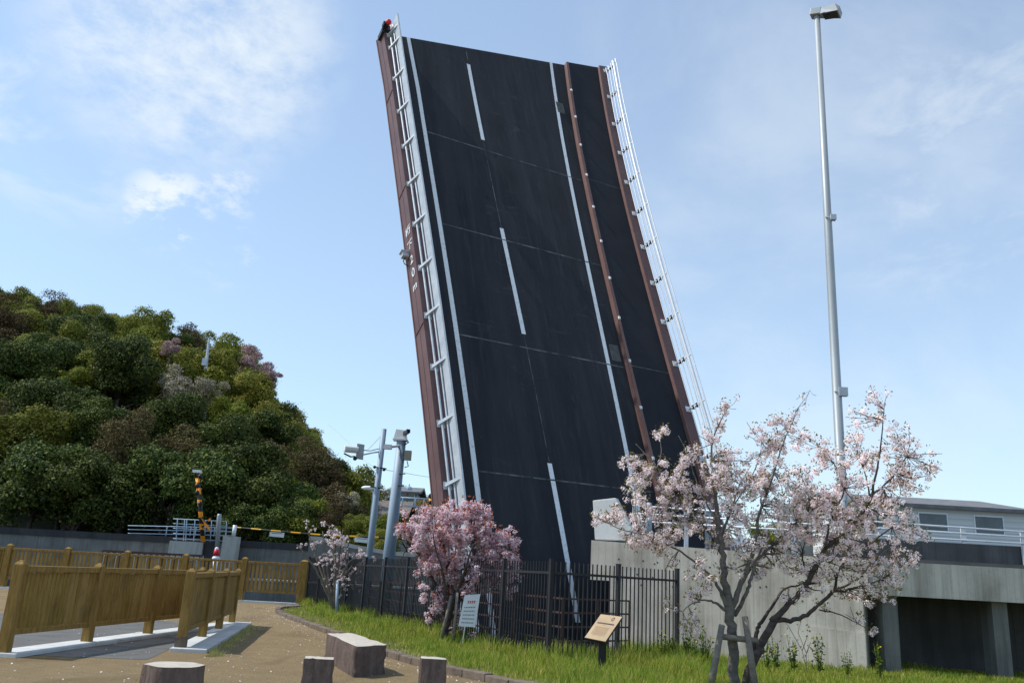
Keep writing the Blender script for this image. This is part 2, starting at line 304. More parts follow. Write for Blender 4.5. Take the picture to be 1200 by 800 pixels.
# ------------------------------------------------------------------ mesh helpers
class MB:
    def __init__(s): s.v = []; s.f = []; s.mi = []
    def add(s, vs, fs, mi=0):
        o = len(s.v); s.v += [tuple(map(float, p)) for p in vs]; s.f += [tuple(o+i for i in f) for f in fs]; s.mi += [mi]*len(fs); return s
    def box(s, c, size, X=(1,0,0), Y=(0,1,0), Z=(0,0,1), mi=0, taper=1.0):
        c = np.array(c, float); X, Y, Z = [np.array(a, float)/np.linalg.norm(a)*d/2 for a, d in zip((X, Y, Z), size)]
        vs = [c + a*X*(taper if e > 0 else 1) + b*Y*(taper if e > 0 else 1) + e*Z for e in (-1, 1) for b in (-1, 1) for a in (-1, 1)]
        return s.add(vs, [(0,2,3,1),(4,5,7,6),(0,1,5,4),(2,6,7,3),(0,4,6,2),(1,3,7,5)], mi)
    def bar(s, p, q, w, d, up=(0,0,1), mi=0):
        p, q = np.array(p, float), np.array(q, float); Z = q-p; L = np.linalg.norm(Z); Z /= L
        up = np.array(up, float); X = np.cross(up, Z)
        if np.linalg.norm(X) < 1e-4: X = np.cross((1,0,0), Z)
        X /= np.linalg.norm(X); Y = np.cross(Z, X)
        return s.box((p+q)/2, (w, d, L), X, Y, Z, mi)
    def tube(s, pts, rad, n=8, cap=True, mi=0):
        pts = [np.array(p, float) for p in pts]; k = len(pts)
        if not hasattr(rad, '__len__'): rad = [rad]*k
        vs = []; prev = None
        for i, p in enumerate(pts):
            t = pts[min(i+1, k-1)] - pts[max(i-1, 0)]; t = t/(np.linalg.norm(t)+1e-9)
            if prev is None:
                a = np.array([0,0,1.]) if abs(t[2]) < .9 else np.array([1.,0,0])
                X = np.cross(a, t)
            else: X = prev - t*np.dot(prev, t)
            X /= np.linalg.norm(X)+1e-9; prev = X; Y = np.cross(t, X)
            for j in range(n):
                a = 2*math.pi*j/n; vs.append(p + rad[i]*(math.cos(a)*X + math.sin(a)*Y))
        fs = [(i*n+j, i*n+(j+1) % n, (i+1)*n+(j+1) % n, (i+1)*n+j) for i in range(k-1) for j in range(n)]
        if cap: fs += [tuple(range(n-1, -1, -1)), tuple((k-1)*n+j for j in range(n))]
        return s.add(vs, fs, mi)
    def prism(s, poly, off, mi=0):
        """poly: 3D outline, extruded by off"""
        poly = [np.array(p, float) for p in poly]; off = np.array(off, float); n = len(poly)
        tri = tessellate_polygon([[Vector(p) for p in poly]])
        vs = poly + [p+off for p in poly]
        fs = [tuple(t) for t in tri] + [tuple(i+n for i in reversed(t)) for t in tri]
        fs += [(i, (i+1) % n, n+(i+1) % n, n+i) for i in range(n)]
        return s.add(vs, fs, mi)
    def grid(s, P, mi=0):
        a, b = len(P), len(P[0]); vs = [p for row in P for p in row]
        return s.add(vs, [(i*b+j, i*b+j+1, (i+1)*b+j+1, (i+1)*b+j) for i in range(a-1) for j in range(b-1)], mi)
    def ball(s, c, r, n=10, m_=7, sc=(1,1,1), mi=0):
        vs = [(c[0]+r*sc[0]*math.sin(math.pi*i/m_)*math.cos(2*math.pi*j/n), c[1]+r*sc[1]*math.sin(math.pi*i/m_)*math.sin(2*math.pi*j/n), c[2]+r*sc[2]*math.cos(math.pi*i/m_)) for i in range(m_+1) for j in range(n)]
        return s.add(vs, [(i*n+j, (i+1)*n+j, (i+1)*n+(j+1) % n, i*n+(j+1) % n) for i in range(m_) for j in range(n)], mi)
    def mesh(s, name, mats, smooth=False, bevel=0):
        me = bpy.data.meshes.new(name); me.from_pydata(s.v, [], s.f)
        for mm in (mats if isinstance(mats, (list, tuple)) else [mats]): me.materials.append(mm)
        if any(s.mi): me.polygons.foreach_set('material_index', s.mi)
        import bmesh
        b = bmesh.new(); b.from_mesh(me); bmesh.ops.recalc_face_normals(b, faces=b.faces); b.to_mesh(me); b.free()
        if smooth: me.polygons.foreach_set('use_smooth', [True]*len(me.polygons))
        me.update(); return me
    def build(s, name, mats, parent=None, smooth=False, bevel=0):
        return link(name, s.mesh(name, mats, smooth), parent, bevel)
def link(name, me, parent=None, bevel=0):
    """origin of a child sits at its parent's: world coordinates are shifted into the parent's frame"""
    o = bpy.data.objects.new(name, me); col.objects.link(o)
    if parent is not None:
        o.parent = parent
        r = parent
        while r.parent: r = r.parent
        if parent is r and me.users == 1: me.transform(r.matrix_basis.inverted())
        elif me.users == 1: me.transform(r.matrix_basis.inverted())
    if bevel:
        b = o.modifiers.new('bevel', 'BEVEL'); b.width = bevel; b.segments = 2; b.limit_method = 'ANGLE'; b.angle_limit = R_(40)
    return o
def tag(o, label=None, cat=None, group=None, kind=None):
    if label: o['label'] = label
    if cat: o['category'] = cat
    if group: o['group'] = group
    if kind: o['kind'] = kind
    return o
def empty(name, loc, rz=0.0, label=None, cat=None, group=None):
    o = bpy.data.objects.new(name, None); col.objects.link(o); o.location = tuple(map(float, loc)); o.rotation_euler = (0, 0, rz)
    o.empty_display_size = .3
    o.matrix_basis = Matrix.Translation(o.location) @ Matrix.Rotation(rz, 4, 'Z')
    return tag(o, label, cat, group)
def soup(quads, name, mat, parent=None, mis=None):
    """quads: (N,k,3) array -> N separate faces"""
    q = np.asarray(quads, np.float32); N, k = q.shape[:2]
    me = bpy.data.meshes.new(name); me.vertices.add(N*k); me.vertices.foreach_set('co', q.reshape(-1))
    me.loops.add(N*k); me.loops.foreach_set('vertex_index', np.arange(N*k, dtype=np.int32))
    me.polygons.add(N); me.polygons.foreach_set('loop_start', np.arange(0, N*k, k, dtype=np.int32))
    for mm in (mat if isinstance(mat, (list, tuple)) else [mat]): me.materials.append(mm)
    if mis is not None: me.polygons.foreach_set('material_index', np.asarray(mis, np.int32))
    me.update(calc_edges=True); me.validate()
    return me
def unit(n, r=rng):
    v = r.normal(size=(n, 3)); return v/np.linalg.norm(v, axis=1, keepdims=True)
def leaf_quads(c, nrm, size, aspect=1.0, r=rng, five=False):
    n = len(c); t = np.cross(nrm, unit(n, r)); t /= np.linalg.norm(t, axis=1, keepdims=True)+1e-9; b = np.cross(nrm, t)
    s = np.broadcast_to(np.asarray(size), (n,))[:, None]
    if five:
        cs = [(math.cos(a), math.sin(a)) for a in (0, 1.257, 2.513, 3.77, 5.027)]
        return np.stack([c+s*(x*t+y*b) for x, y in cs], 1)
    return np.stack([c-t*s, c-b*s*aspect*.75, c+t*s, c+b*s*aspect*.75], 1)
def text_mesh(body, size, extrude=0.0):
    cu = bpy.data.curves.new('txt', 'FONT'); cu.body = body; cu.size = size; cu.extrude = extrude
    cu.align_x = 'CENTER'; cu.align_y = 'CENTER'; cu.offset = size*.012
    o = bpy.data.objects.new('txt', cu); col.objects.link(o)
    bpy.context.view_layer.update()
    me = bpy.data.meshes.new_from_object(o.evaluated_get(bpy.context.evaluated_depsgraph_get()))
    bpy.data.objects.remove(o); bpy.data.curves.remove(cu); return me

# ------------------------------------------------------------------ the setting: ground, pit, channel
FA, FB, FC = np.array([-7.72, 35.7]), np.array([.98, 16.43]), np.array([3.80, 18.72])    # metal fence: far end, corner, right end
fd = (FA-FB)/np.linalg.norm(FA-FB); fn = np.array([fd[1], -fd[0]])                      # along left run, and to its right (behind)
rd = (FC-FB)/np.linalg.norm(FC-FB); rn = np.array([-rd[1], rd[0]])
hole = [FB + fn*1.35 + fd*2.0, FC + np.array([-.6, 1.3]), np.array([9.0, 20.3]), np.array([14, 23.5]), np.array([300, 26]),
        np.array([300, 47.2]), np.array([-400, 47.2]), np.array([-400, 36.6]), FA + np.array([-.3, .9]), FA + fn*1.35]
E_ = 1500
outer = [(-E_, -60), (E_, -60), (E_, E_), (-E_, E_)]
h3 = [Vector((p[0], p[1], 0)) for p in hole]; o3 = [Vector((x, y, 0)) for x, y in outer]
tri = tessellate_polygon([o3, h3[::-1]])
b = MB(); allv = o3 + h3[::-1]; b.add(allv, [tuple(t) for t in tri]); g = b.build('ground', M['soil']); tag(g, kind='structure')
b = MB(); n = len(h3)
b.add([(*p[:2], 0) for p in hole] + [(*p[:2], -3.2) for p in hole], [(i, (i+1) % n, n+(i+1) % n, n+i) for i in range(n)])
tag(b.build('pit_walls', M['pit']), kind='structure')
b = MB(); b.add([(-400, 10, -2.6), (300, 10, -2.6), (300, 60, -2.6), (-400, 60, -2.6)], [(0,1,2,3)]); tag(b.build('water', M['water']), kind='structure')

def smooth_curve(pts, k=6):
    pts = [np.array(p, float) for p in pts]; out = []
    for i in range(len(pts)-1):
        p0, p1, p2, p3 = pts[max(i-1, 0)], pts[i], pts[i+1], pts[min(i+2, len(pts)-1)]
        for j in range(k):
            t = j/k; out.append(.5*((2*p1)+(-p0+p2)*t+(2*p0-5*p1+4*p2-p3)*t*t+(-p0+3*p1-3*p2+p3)*t**3))
    return out + [pts[-1]]
kpx = [(352, 712), (333, 713.5), (325, 716.5), (334, 722), (352, 729), (375, 738), (405, 749), (440, 763), (480, 776), (520, 787), (560, 796)]
kp = [G(*p)[:2] for p in kpx]
last = kp[-1]; kp += [last + np.array([1.6, -1.9]), last + np.array([4.5, -3.9]), last + np.array([12, -5.2]), last + np.array([25, -5])]
kc = smooth_curve(kp, 6)
# turf polygon: kerb curve, then round by the far right and back along the fence
tp = [np.array([p[0], p[1], .004]) for p in kc]
tp += [np.array([26, 19.6, .004]), np.array([9, 20.2, .004]), np.array([FC[0]-.6, FC[1]+1.25, .004])]
tp += [np.array([*(FB+fn*1.3+fd*2.0), .004]), np.array([*(FA+fn*1.3), .004]), np.array([*(FA+np.array([-.3, .3])), .004])]
tri = tessellate_polygon([[Vector(p) for p in tp]])
tag(MB().add(tp, tri).build('grass_bed', M['turf']), kind='structure')
# kerb of short dark stones beside the path
kb = empty('path_kerb', (kc[20][0], kc[20][1], 0), 0, 'low dark brown stone kerb curving along the edge of the sandy path', 'kerb')
b = MB()
dense = smooth_curve(kp, 40); acc = 0; seg = []; prev = dense[0]
for p in dense:
    acc += np.linalg.norm(p-prev); prev = p; seg.append((acc, p))
L = seg[-1][0]; ss = [a for a, _ in seg]
def kpt(s): return np.array([np.interp(s, ss, [p[0] for _, p in seg]), np.interp(s, ss, [p[1] for _, p in seg])])
s = 0
while s < min(L, 34):
    e = s + .58; p, q = kpt(s), kpt(min(e, L)); d = (q-p)/max(np.linalg.norm(q-p), 1e-6); w = .17+random.uniform(-.01, .01)
    h = .11+random.uniform(-.015, .015)
    b.box(((p+q)/2).tolist() + [h/2-.02], (np.linalg.norm(q-p)-.015, w, h+.04), (*d, 0), (-d[1], d[0], 0)); s = e
b.build('kerb_stone_row', M['kerb'], kb, bevel=.015)

# ------------------------------------------------------------------ the lifted bridge deck
A_, TH, K1, K2 = .49526, 1.1855, .00379, -.00345
P0 = np.array([1.9132, 25.7526, .3627])
TR = np.array([math.cos(A_), math.sin(A_), 0]); AW = np.array([-math.sin(A_), math.cos(A_), 0])
S_ = np.linspace(-4, 32, 1441); ANG = TH - K1*(S_-12) - K2*.1*(S_-12)**2
H_ = np.concatenate([[0], np.cumsum(np.cos((ANG[1:]+ANG[:-1])/2)*np.diff(S_))]); V_ = np.concatenate([[0], np.cumsum(np.sin((ANG[1:]+ANG[:-1])/2)*np.diff(S_))])
i0 = np.interp(0, S_, H_); j0 = np.interp(0, S_, V_); H_ -= i0; V_ -= j0
def D(s, u, h=0.0):
    a = np.interp(s, S_, ANG); n = np.array([math.sin(A_)*math.sin(a), -math.cos(A_)*math.sin(a), math.cos(a)])
    return P0 + AW*np.interp(s, S_, H_) + TR*u + np.array([0, 0, np.interp(s, S_, V_)]) + n*h
def NRM(s):
    a = np.interp(s, S_, ANG); return np.array([math.sin(A_)*math.sin(a), -math.cos(A_)*math.sin(a), math.cos(a)])
def TAN(s):
    a = np.interp(s, S_, ANG); return AW*math.cos(a) + np.array([0, 0, math.sin(a)])
def pol(u0, c1, c2): return lambda s: u0 + c1*(s-12)/10 + c2*((s-12)/10)**2
uCL, uL = pol(0, -.3573, .07385), pol(-2.69656, -.32788, -.00775)
uR, uC = pol(3.64311, .27763, .16052), pol(4.41555, .17734, .25682)
_g = pol(6.43288, .14772, .32557)
uG = lambda s: _g(s) - .11
uF = lambda s: -3.6 - .034*s
def stip(u): return 25.42 + (u+3.0)*.29
def S(s, u):   # warp the last metres so that the tip is cut at a skew
    return s if s <= 22 else 22 + (s-22)/(28-22)*(stip(u)-22)
S0 = -2.6
rows = list(np.arange(S0, 22, .6)) + list(np.linspace(22, 28, 13))
def strip(b, ua, ub, h, s0=None, s1=None, w=None, n=1, mi=0):
    """sheet between two lateral curves"""
    rs = [s for s in rows if (s0 is None or s > s0) and (s1 is None or s < s1)]
    if s0 is not None: rs = [s0] + rs
    if s1 is not None: rs = rs + [s1]
    P = []
    for s in rs:
        row = []
        for k in range(n+1):
            u = ua(s)+(ub(s)-ua(s))*k/n; row.append(D(S(s, u) if s1 is None else s, u, h))
        P.append(row)
    b.grid(P, mi)
def solid(b, ua, ub, h0, h1, mi=0, s0=None, tip=True):
    rs = [s for s in rows if s0 is None or s >= s0]; P = []
    for s in rs:
        a, c = ua(s), ub(s); P.append([D(S(s, u), u, h) for u, h in ((a, h1), (c, h1), (c, h0), (a, h0), (a, h1))])
    b.grid(P, mi)
    b.add(P[0][:4], [(0,1,2,3)], mi); b.add(P[-1][:4], [(3,2,1,0)], mi)
br = empty('lifting_bridge', (P0[0], P0[1], 0), 0, 'black road deck of a bascule bridge raised steeply into the sky, brown steel sides', 'bridge')
b = MB(); solid(b, lambda s: uF(s)+.56, uC, -.42, 0); b.build('road_deck', M['deck'], br)
b = MB(); solid(b, uC, lambda s: uG(s), -.42, .20); b.build('sidewalk_deck', M['footway'], br)
b = MB(); solid(b, lambda s: uC(s)-.035, lambda s: uC(s)+.10, -.01, .215); b.build('sidewalk_edge', M['steel_brown_edge'], br)
b = MB(); solid(b, uF, lambda s: uF(s)+.56, -.42, .25); b.build('left_girder', M['steel_brown'], br, bevel=0)
b = MB(); solid(b, lambda s: uF(s)-.03, lambda s: uF(s), -.46, -.41); solid(b, lambda s: uF(s)-.012, lambda s: uF(s), -.10, -.085)
b.build('girder_flange', M['steel_brown_edge'], br)
b = MB(); solid(b, uG, lambda s: uG(s)+.44, -.5, .34); b.build('right_girder', M['steel_brown'], br)
b = MB(); solid(b, lambda s: uG(s)-.05, lambda s: uG(s)-.002, .19, .345); b.build('kerb_plate', M['steel_brown_edge'], br)
# girder splice marks
for s in (3.1, 9.3, 15.5, 20.9):
    b = MB(); b.bar(D(s, uF(s)-.008, -.41), D(s+.12, uF(s+.12)-.008, .245), .03, .02, NRM(s))
    b.build('girder_splice', M['steel_brown'], br)
# steel cross beams and stringers under the deck
for s in np.arange(-1, 25, 3.0):
    b = MB(); b.bar(D(s, uF(s)+.3, -.75), D(s, uG(s)+.1, -.75), .28, .62, NRM(s)); b.build('cross_beam', M['steel_brown'], br)
for u0 in (-1.9, 1.2, 4.2):
    b = MB(); solid(b, lambda s: u0-.14, lambda s: u0+.14, -.95, -.43); b.build('stringer', M['steel_brown'], br)
# paint
b = MB(); strip(b, lambda s: uL(s)-.085, lambda s: uL(s)+.085, .006); b.build('edge_line', M['paint'], br)
b = MB(); strip(b, lambda s: uR(s)-.085, lambda s: uR(s)+.085, .006); b.build('edge_line', M['paint'], br)
for s0, s1 in ((0, 5), (10, 15), (20, 25)):
    b = MB(); strip(b, lambda s: uCL(s)-.085, lambda s: uCL(s)+.085, .006, s0, s1); b.build('centre_dash', M['paint'], br)
for s0, s1 in ((-2.5, -.05), (5.05, 9.95), (15.05, 19.95), (25.05, 26.0)):
    b = MB(); strip(b, lambda s: uCL(s)-.014, lambda s: uCL(s)+.014, .005, s0, s1)
    b.build('centre_seam', M['joint'], br)
for s in (-.6, 4.42, 9.41, 14.4, 19.39):
    b = MB(); b.grid([[D(s-.026, u, .007) for u in np.linspace(uL(s)+.1, uC(s)-.04, 12)], [D(s+.026, u, .007) for u in np.linspace(uL(s)+.1, uC(s)-.04, 12)]])
    b.build('deck_joint', M['joint'], br)
for s in (9.41, 19.39):
    b = MB(); b.grid([[D(s-.015, u, .205) for u in np.linspace(uC(s)+.11, uG(s)-.06, 6)], [D(s+.015, u, .205) for u in np.linspace(uC(s)+.11, uG(s)-.06, 6)]])
    b.build('sidewalk_joint', M['joint'], br)
for s, u in ((24.2, 4.42), (10.0, 4.02)):
    b = MB(); b.box(D(s, u, .006), (.40, .74, .014), TR, TAN(s), NRM(s)); b.build('drain_frame', M['drain'], br)
    b = MB()
    for k in range(7): b.box(D(s-.3+.1*k, u, .016), (.32, .03, .012), TR, TAN(s), NRM(s))
    b.build('drain_grate', M['drain'], br)
for k in range(14):
    s = 1.6+2*k
    if s > 27.4: break
    b = MB(); u = uC(s)+.05; b.box(D(s, u, .235), (.10, .14, .05), TR, TAN(s), NRM(s), taper=.7); b.build('reflector', M['white'], br)
# left guard rail: steel posts, box beam, two pipes
lp = [-.3, 1.7] + [3.7+2*k for k in range(11)] + [24.55]
for s in lp:
    p = empty; b = MB(); u = uF(s)+.13; n_, t_ = NRM(s), TAN(s)
    b.box(D(s, u+.05, .262), (.26, .24, .024), TR, t_, n_)
    b.box(D(s, u, .30), (.05, .20, .06), TR, t_, n_)
    b.bar(D(s, u-.02, .27), D(s, u+.17, .96), .07, .10, t_)
    b.add([D(s-.008, u, .27), D(s-.008, u+.22, .27), D(s-.008, u+.12, .55), D(s+.008, u, .27), D(s+.008, u+.22, .27), D(s+.008, u+.12, .55)], [(0,1,2),(5,4,3),(0,3,4,1),(1,4,5,2),(2,5,3,0)])
    b.build('guardrail_post', M['galv'], br)
def along(du, h, s0, s1, base=uF): return [D(s, base(s)+du, h) for s in np.arange(s0, s1+.01, .7)]
b = MB(); P = []
s1 = 25.15
for s in np.arange(S0+.3, s1+.1, .45):
    u = uF(s); n_ = []
    for du, h in ((.19, 1.04), (.24, 1.05), (.27, 1.0), (.27, .89), (.24, .865), (.24, .835), (.27, .81), (.27, .69), (.24, .64), (.19, .65)): n_.append(D(s, u+du+.07, h+.0))
    P.append(n_ + [n_[0]])
b.grid(P); b.build('guard_beam', M['galv'], br)
b = MB(); b.tube(along(.25, .56, S0+.3, s1), .032, 8); b.build('guard_pipe', M['galv'], br, True)
b = MB(); b.tube(along(.17, .37, S0+.3, s1-.2), .04, 8); b.build('guard_pipe', M['galv'], br, True)
# right pedestrian railing
for k in range(15):
    s = -.2+2*k
    if s > 27.9: break
    s = S(s, 7) if s > 22 else s
    u = uG(s)+.30; n_, t_ = NRM(s), TAN(s); b = MB()
    b.box(D(s, u-.02, .355), (.26, .22, .03), TR, t_, n_)
    b.bar(D(s, u, .36), D(s, u+.12, 1.14), .045, .06, t_)
    b.box(D(s, u+.03, .43), (.18, .012, .13), TR, t_, n_)
    o = b.build('railing_post', M['galv_white'], br)
    b = MB()
    for h, w in ((.555, .15), (.73, .15)): b.box(D(s, u+.03+.16*(h-.36), h), (.11, .13, .11), TR, t_, n_)
    b.build('clamp', M['black'], o)
for du, h, r in ((.30, .47, .022), (.33, .64, .022), (.36, .82, .022), (.39, .97, .065), (.42, 1.15, .028)):
    pts = [D(S(s, 7.3), uG(min(s, 27.3))+du, h) for s in np.arange(S0+.4, 28.05, .5)]
    b = MB(); b.tube(pts, r, 8); b.build('railing_pipe', M['galv_white'], br, True)
# clearance text painted on the left side, one under the other
def text_on(ch, s, size, sx=1.0):
    me = text_mesh(ch, size); u = uF(s)-.016; c = D(s, u, -.02)
    X, Y, Z = NRM(s), TAN(s), -TR
    mm = Matrix([[X[i]*sx, Y[i], Z[i], c[i]] for i in range(3)] + [[0, 0, 0, 1]])
    me.transform(mm); return me
txt = [('桁', 13.58, .44), ('下', 12.92, .44), ('2', 12.26, .50), ('.', 11.99, .5), ('0', 11.69, .50), ('m', 11.10, .46)]
for ch, s, sz in txt:
    me = text_on(ch, s, sz); me.name = 'painted_character'; me.materials.clear(); me.materials.append(M['white']); link('painted_character', me, br)
s = 12.62; b = MB(); b.box(D(s, uF(s)-.13, -.26), (.24, .20, .20), TR, (TAN(s)), NRM(s)); b.box(D(s+.12, uF(s)-.15, -.26), (.30, .04, .26), TR, TAN(s), NRM(s))
lm = b.build('side_lamp', M['galv'], br)
b = MB(); b.tube([D(s-.1, uF(s)-.12, -.26), D(s-.25, uF(s)-.2, -.28), D(s-.38, uF(s)-.16, -.28), D(s-.45, uF(s)-.02, -.27)], .018, 6); b.build('cable', M['black'], lm)
s = 24.9; b = MB(); b.box(D(s, uF(s)+.10, .34), (.5, .34, .12), TR, TAN(s), NRM(s)); b.box(D(s-.2, uF(s)-.12, .1), (.12, .25, .5), TR, TAN(s), NRM(s)); b.box(D(s+.02, uF(s)-.06, .46), (.22, .2, .2), TR, TAN(s), NRM(s)); tl = b.build('tip_lamp', M['black'], br)
b = MB(); b.ball(D(s+.05, uF(s)+.02, .62), .13); b.build('red_lens', M['red'], tl, True)
b = MB(); b.box(D(s+.05, uF(s)+.26, .46), (.14, .3, .14), TR, TAN(s), NRM(s)); b.build('lamp_bracket', M['white'], tl)

# ------------------------------------------------------------------ concrete abutment wall and the approach road behind it
WA, WB = AT(691, 700, 21.8), AT(1011, 700, 18.7)
wd = (WB-WA)[:2]; WL = np.linalg.norm(wd); wd /= WL; wn_ = np.array([-wd[1], wd[0]])     # into the wall (away from the eye)
def on_wall(x, y, off=0.0):
    """the point where the line of sight meets the wall plane"""
    d = ray(x, y); n3 = np.array([*wn_, 0]); t = np.dot(np.array([*WA[:2], 0]) + n3*off - CP, n3)/np.dot(d, n3); return CP + d*t
z1, z2 = on_wall(691, 632.5)[2], on_wall(1011, 656)[2]; zn = on_wall(714, 680)[2]; sn = np.dot((on_wall(714, 680)-WA)[:2], wd)
def wp(s, z, off=0.0): p = WA[:2] + wd*s + wn_*off; return np.array([p[0], p[1], z])
ab = empty('abutment_wall', wp(WL/2, 0), 0, 'grey streaked concrete retaining wall with a white parapet block on its end', 'wall')
b = MB(); n3 = np.array([*wn_, 0])*.7
b.prism([wp(0, zn), wp(0, z1), wp(WL, z2), wp(WL, -3), wp(sn, -3), wp(sn, zn)], n3); b.build('wall_panel', M['concrete'], ab)
b = MB(); s_a = np.dot((on_wall(950, 733)-WA)[:2], wd); b.prism([wp(s_a, on_wall(950, 733)[2], -.05), wp(WL+.02, on_wall(1011, 741)[2], -.05), wp(WL+.02, -.3, -.05), wp(s_a, -.3, -.05)], np.array([*wn_, 0])*.045); b.build('wall_footing', M['concrete'], ab)
b = MB(); pts = [on_wall(x, y, .12) for x, y in ((697, 632.2), (694.4, 586), (721, 583), (748, 634))]; b.prism(pts, np.array([*wn_, 0])*.20)
b.build('parapet_block', M['concrete_light'], ab, bevel=.02)
b = MB()
for k in range(26):
    s = .6+random.random()*(WL-1.2); z = random.choice([z1-.42, z1-.75, z1-.95])+random.uniform(-.03, .03) - s*.04
    b.box(wp(s, z, -.001), (.035, .01, .035), (*wd, 0), (*wn_, 0))
b.build('tie_hole', M['pit'], ab)
# approach road slab (structure)
def dl(u, back=.25): p = P0 + AW*np.interp(2.1, S_, H_) + TR*u; return p[:2] - AW[:2]*back
rz_ = z1-.12
poly = [wp(.0, 0, .71)[:2], dl(1.7, .9), dl(7.6, .6), np.array([30, 40]), np.array([60, 30]), np.array([60, 17.5]), np.array([26, 18.2]), wp(WL+.05, 0, .05)[:2], wp(WL, 0, .71)[:2]]
b = MB(); b.prism([np.array([*p, rz_-.5]) for p in poly], (0, 0, .46)); tag(b.build('approach_road', M['approach']), kind='structure')
# slab edge and dark pillars right of the wall
b = MB(); p0, p1 = wp(WL+.06, z2-.5, .0), np.array([40, 17.6, z2-.5]); b.bar(p0, p1, .9, .25, (0,0,1))
vb = empty('viaduct_edge', p0, 0, 'concrete edge beam of the raised road right of the retaining wall', 'bridge')
for ch in (b,): pass
dv = (p1-p0)[:2]; dv /= np.linalg.norm(dv); b = MB(); b.box((p0+p1)/2+np.array([0, 0, .15]), (np.linalg.norm((p1-p0)[:2]), .3, .7), (*dv, 0), (-dv[1], dv[0], 0)); b.build('edge_beam', M['concrete'], vb)
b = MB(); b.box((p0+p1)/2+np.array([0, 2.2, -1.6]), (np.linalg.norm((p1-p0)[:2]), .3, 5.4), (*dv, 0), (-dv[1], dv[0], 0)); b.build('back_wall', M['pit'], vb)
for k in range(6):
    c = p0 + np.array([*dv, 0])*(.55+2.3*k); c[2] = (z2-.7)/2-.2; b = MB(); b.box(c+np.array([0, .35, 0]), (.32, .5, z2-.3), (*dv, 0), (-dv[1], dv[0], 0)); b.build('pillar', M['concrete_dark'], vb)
# railing on the approach
ra = empty('approach_railing', wp(2, rz_, .9), 0, 'white three-pipe railing on the raised approach road behind the concrete wall', 'railing')
for y0, y1 in ((592, 603), (601, 611), (610, 619.5)):
    a, c = AT(741, y0, 22.3), AT(905, y1, 21.6); e = a+(c-a)*3.2; b = MB(); b.tube([a, e], .022, 8); b.build('rail_pipe', M['galv_white'], ra, True)
a, c = AT(741, 592, 22.3), AT(905, 603, 21.6)
for k in range(9):
    p = a+(c-a)*(.02+.375*k); b = MB(); b.bar((p[0]+.0, p[1]+.05, rz_-.1), (p[0], p[1]+.05, p[2]+.03), .07, .10, (1,0,0)); b.build('rail_post', M['galv_white'], ra)
for x, lab in ((760.5, 'grey blue round post at the left end of the white approach railing'), (829.5, 'grey blue round post behind the cherry trunk on the approach road'), ):
    a = AT(x, 588.5, 22.0); o = empty('bollard_post', (a[0], a[1], rz_-.1), 0, lab, 'bollard', 'round posts along the approach railing')
    b = MB(); b.tube([(a[0], a[1], rz_-.1), (a[0], a[1], a[2]-.06), (a[0], a[1], a[2]-.02), (a[0], a[1], a[2])], [.082, .082, .072, .03], 14); b.build('post', M['pole_blue'], o, True)
    b = MB(); b.tube([(a[0], a[1], rz_+.22), (a[0], a[1], rz_+.26)], .085, 14); b.build('yellow_band', M['yellow_flower'], o)
# beige equipment cabinet on the approach
a = AT(937, 655, 21.6); o = empty('equipment_cabinet', (a[0], a[1], rz_-.04), 0, 'beige box cabinet on the approach road seen behind cherry branches', 'cabinet')
b = MB(); b.box((a[0], a[1]+.3, rz_+.62), (.75, .5, 1.2)); b.build('cabinet_body', M['beige'], o, bevel=.02)
b = MB(); b.box((a[0], a[1]+.3, rz_+1.25), (.85, .6, .06)); b.build('cabinet_roof', M['galv'], o)
b = MB(); b.box((a[0]+.2, a[1]+.04, rz_+.6), (.03, .02, .16)); b.build('door_handle', M['black'], o)
# tall street light on the approach
TL = AT(957.3, 17, 22.5); TB = AT(984.5, 530, 22.5); tb = TB + (TB-TL)*((TB[2]-rz_+.05)/(TL[2]-TB[2]))
sl_ = empty('street_light', tb, 0, 'very tall pale street light pole with a boxy lamp head at the right', 'street light')
b = MB(); pts = [tb+(TL-tb)*t for t in (0, .04, .041, .5, 1)]; b.tube(pts, [.16, .16, .13, .115, .085], 16); b.build('pole', M['pole'], sl_, True)
hx = np.array([.80, -.52, -.17]); hx /= np.linalg.norm(hx); hy = np.cross((0,0,1), hx); hy /= np.linalg.norm(hy); hz = np.cross(hx, hy)
b = MB(); b.box(TL - hx*.02 + hz*.04, (.32, .30, .22), hx, hy, hz); b.build('neck_box', M['pole'], sl_, bevel=.015)
b = MB(); c = TL+hx*.40+hz*.0
b.add([c+(hx*x+hy*y+hz*z)*.78 for x, y, z in ((-.40,-.17,.12),(-.40,.17,.12),(.22,.30,.17),(.22,-.30,.17),(.40,.24,.06),(.40,-.24,.06),(-.40,-.17,-.10),(-.40,.17,-.10),(.36,.30,-.14),(.36,-.30,-.14))],
      [(0,1,2,3),(3,2,4,5),(6,9,8,7),(0,3,9,6),(1,7,8,2),(3,5,9),(2,8,4),(5,4,8,9),(0,6,7,1)]); b.build('lamp_head', M['pole'], sl_)
b = MB(); b.box(c+hz*-.10+hx*.03, (.42, .34, .04), hx, hy, hz); b.build('lamp_glass', M['lens'], sl_)
for (x, y), sz in (((976, 255), .16), ((987.5, 459), .24)):
    p = AT(x, y, 22.4); b = MB(); b.box(p, (sz, .14, sz)); b.tube([p-np.array([.22, 0, 0]), p], .02, 6); b.build('pole_box', M['galv'], sl_)

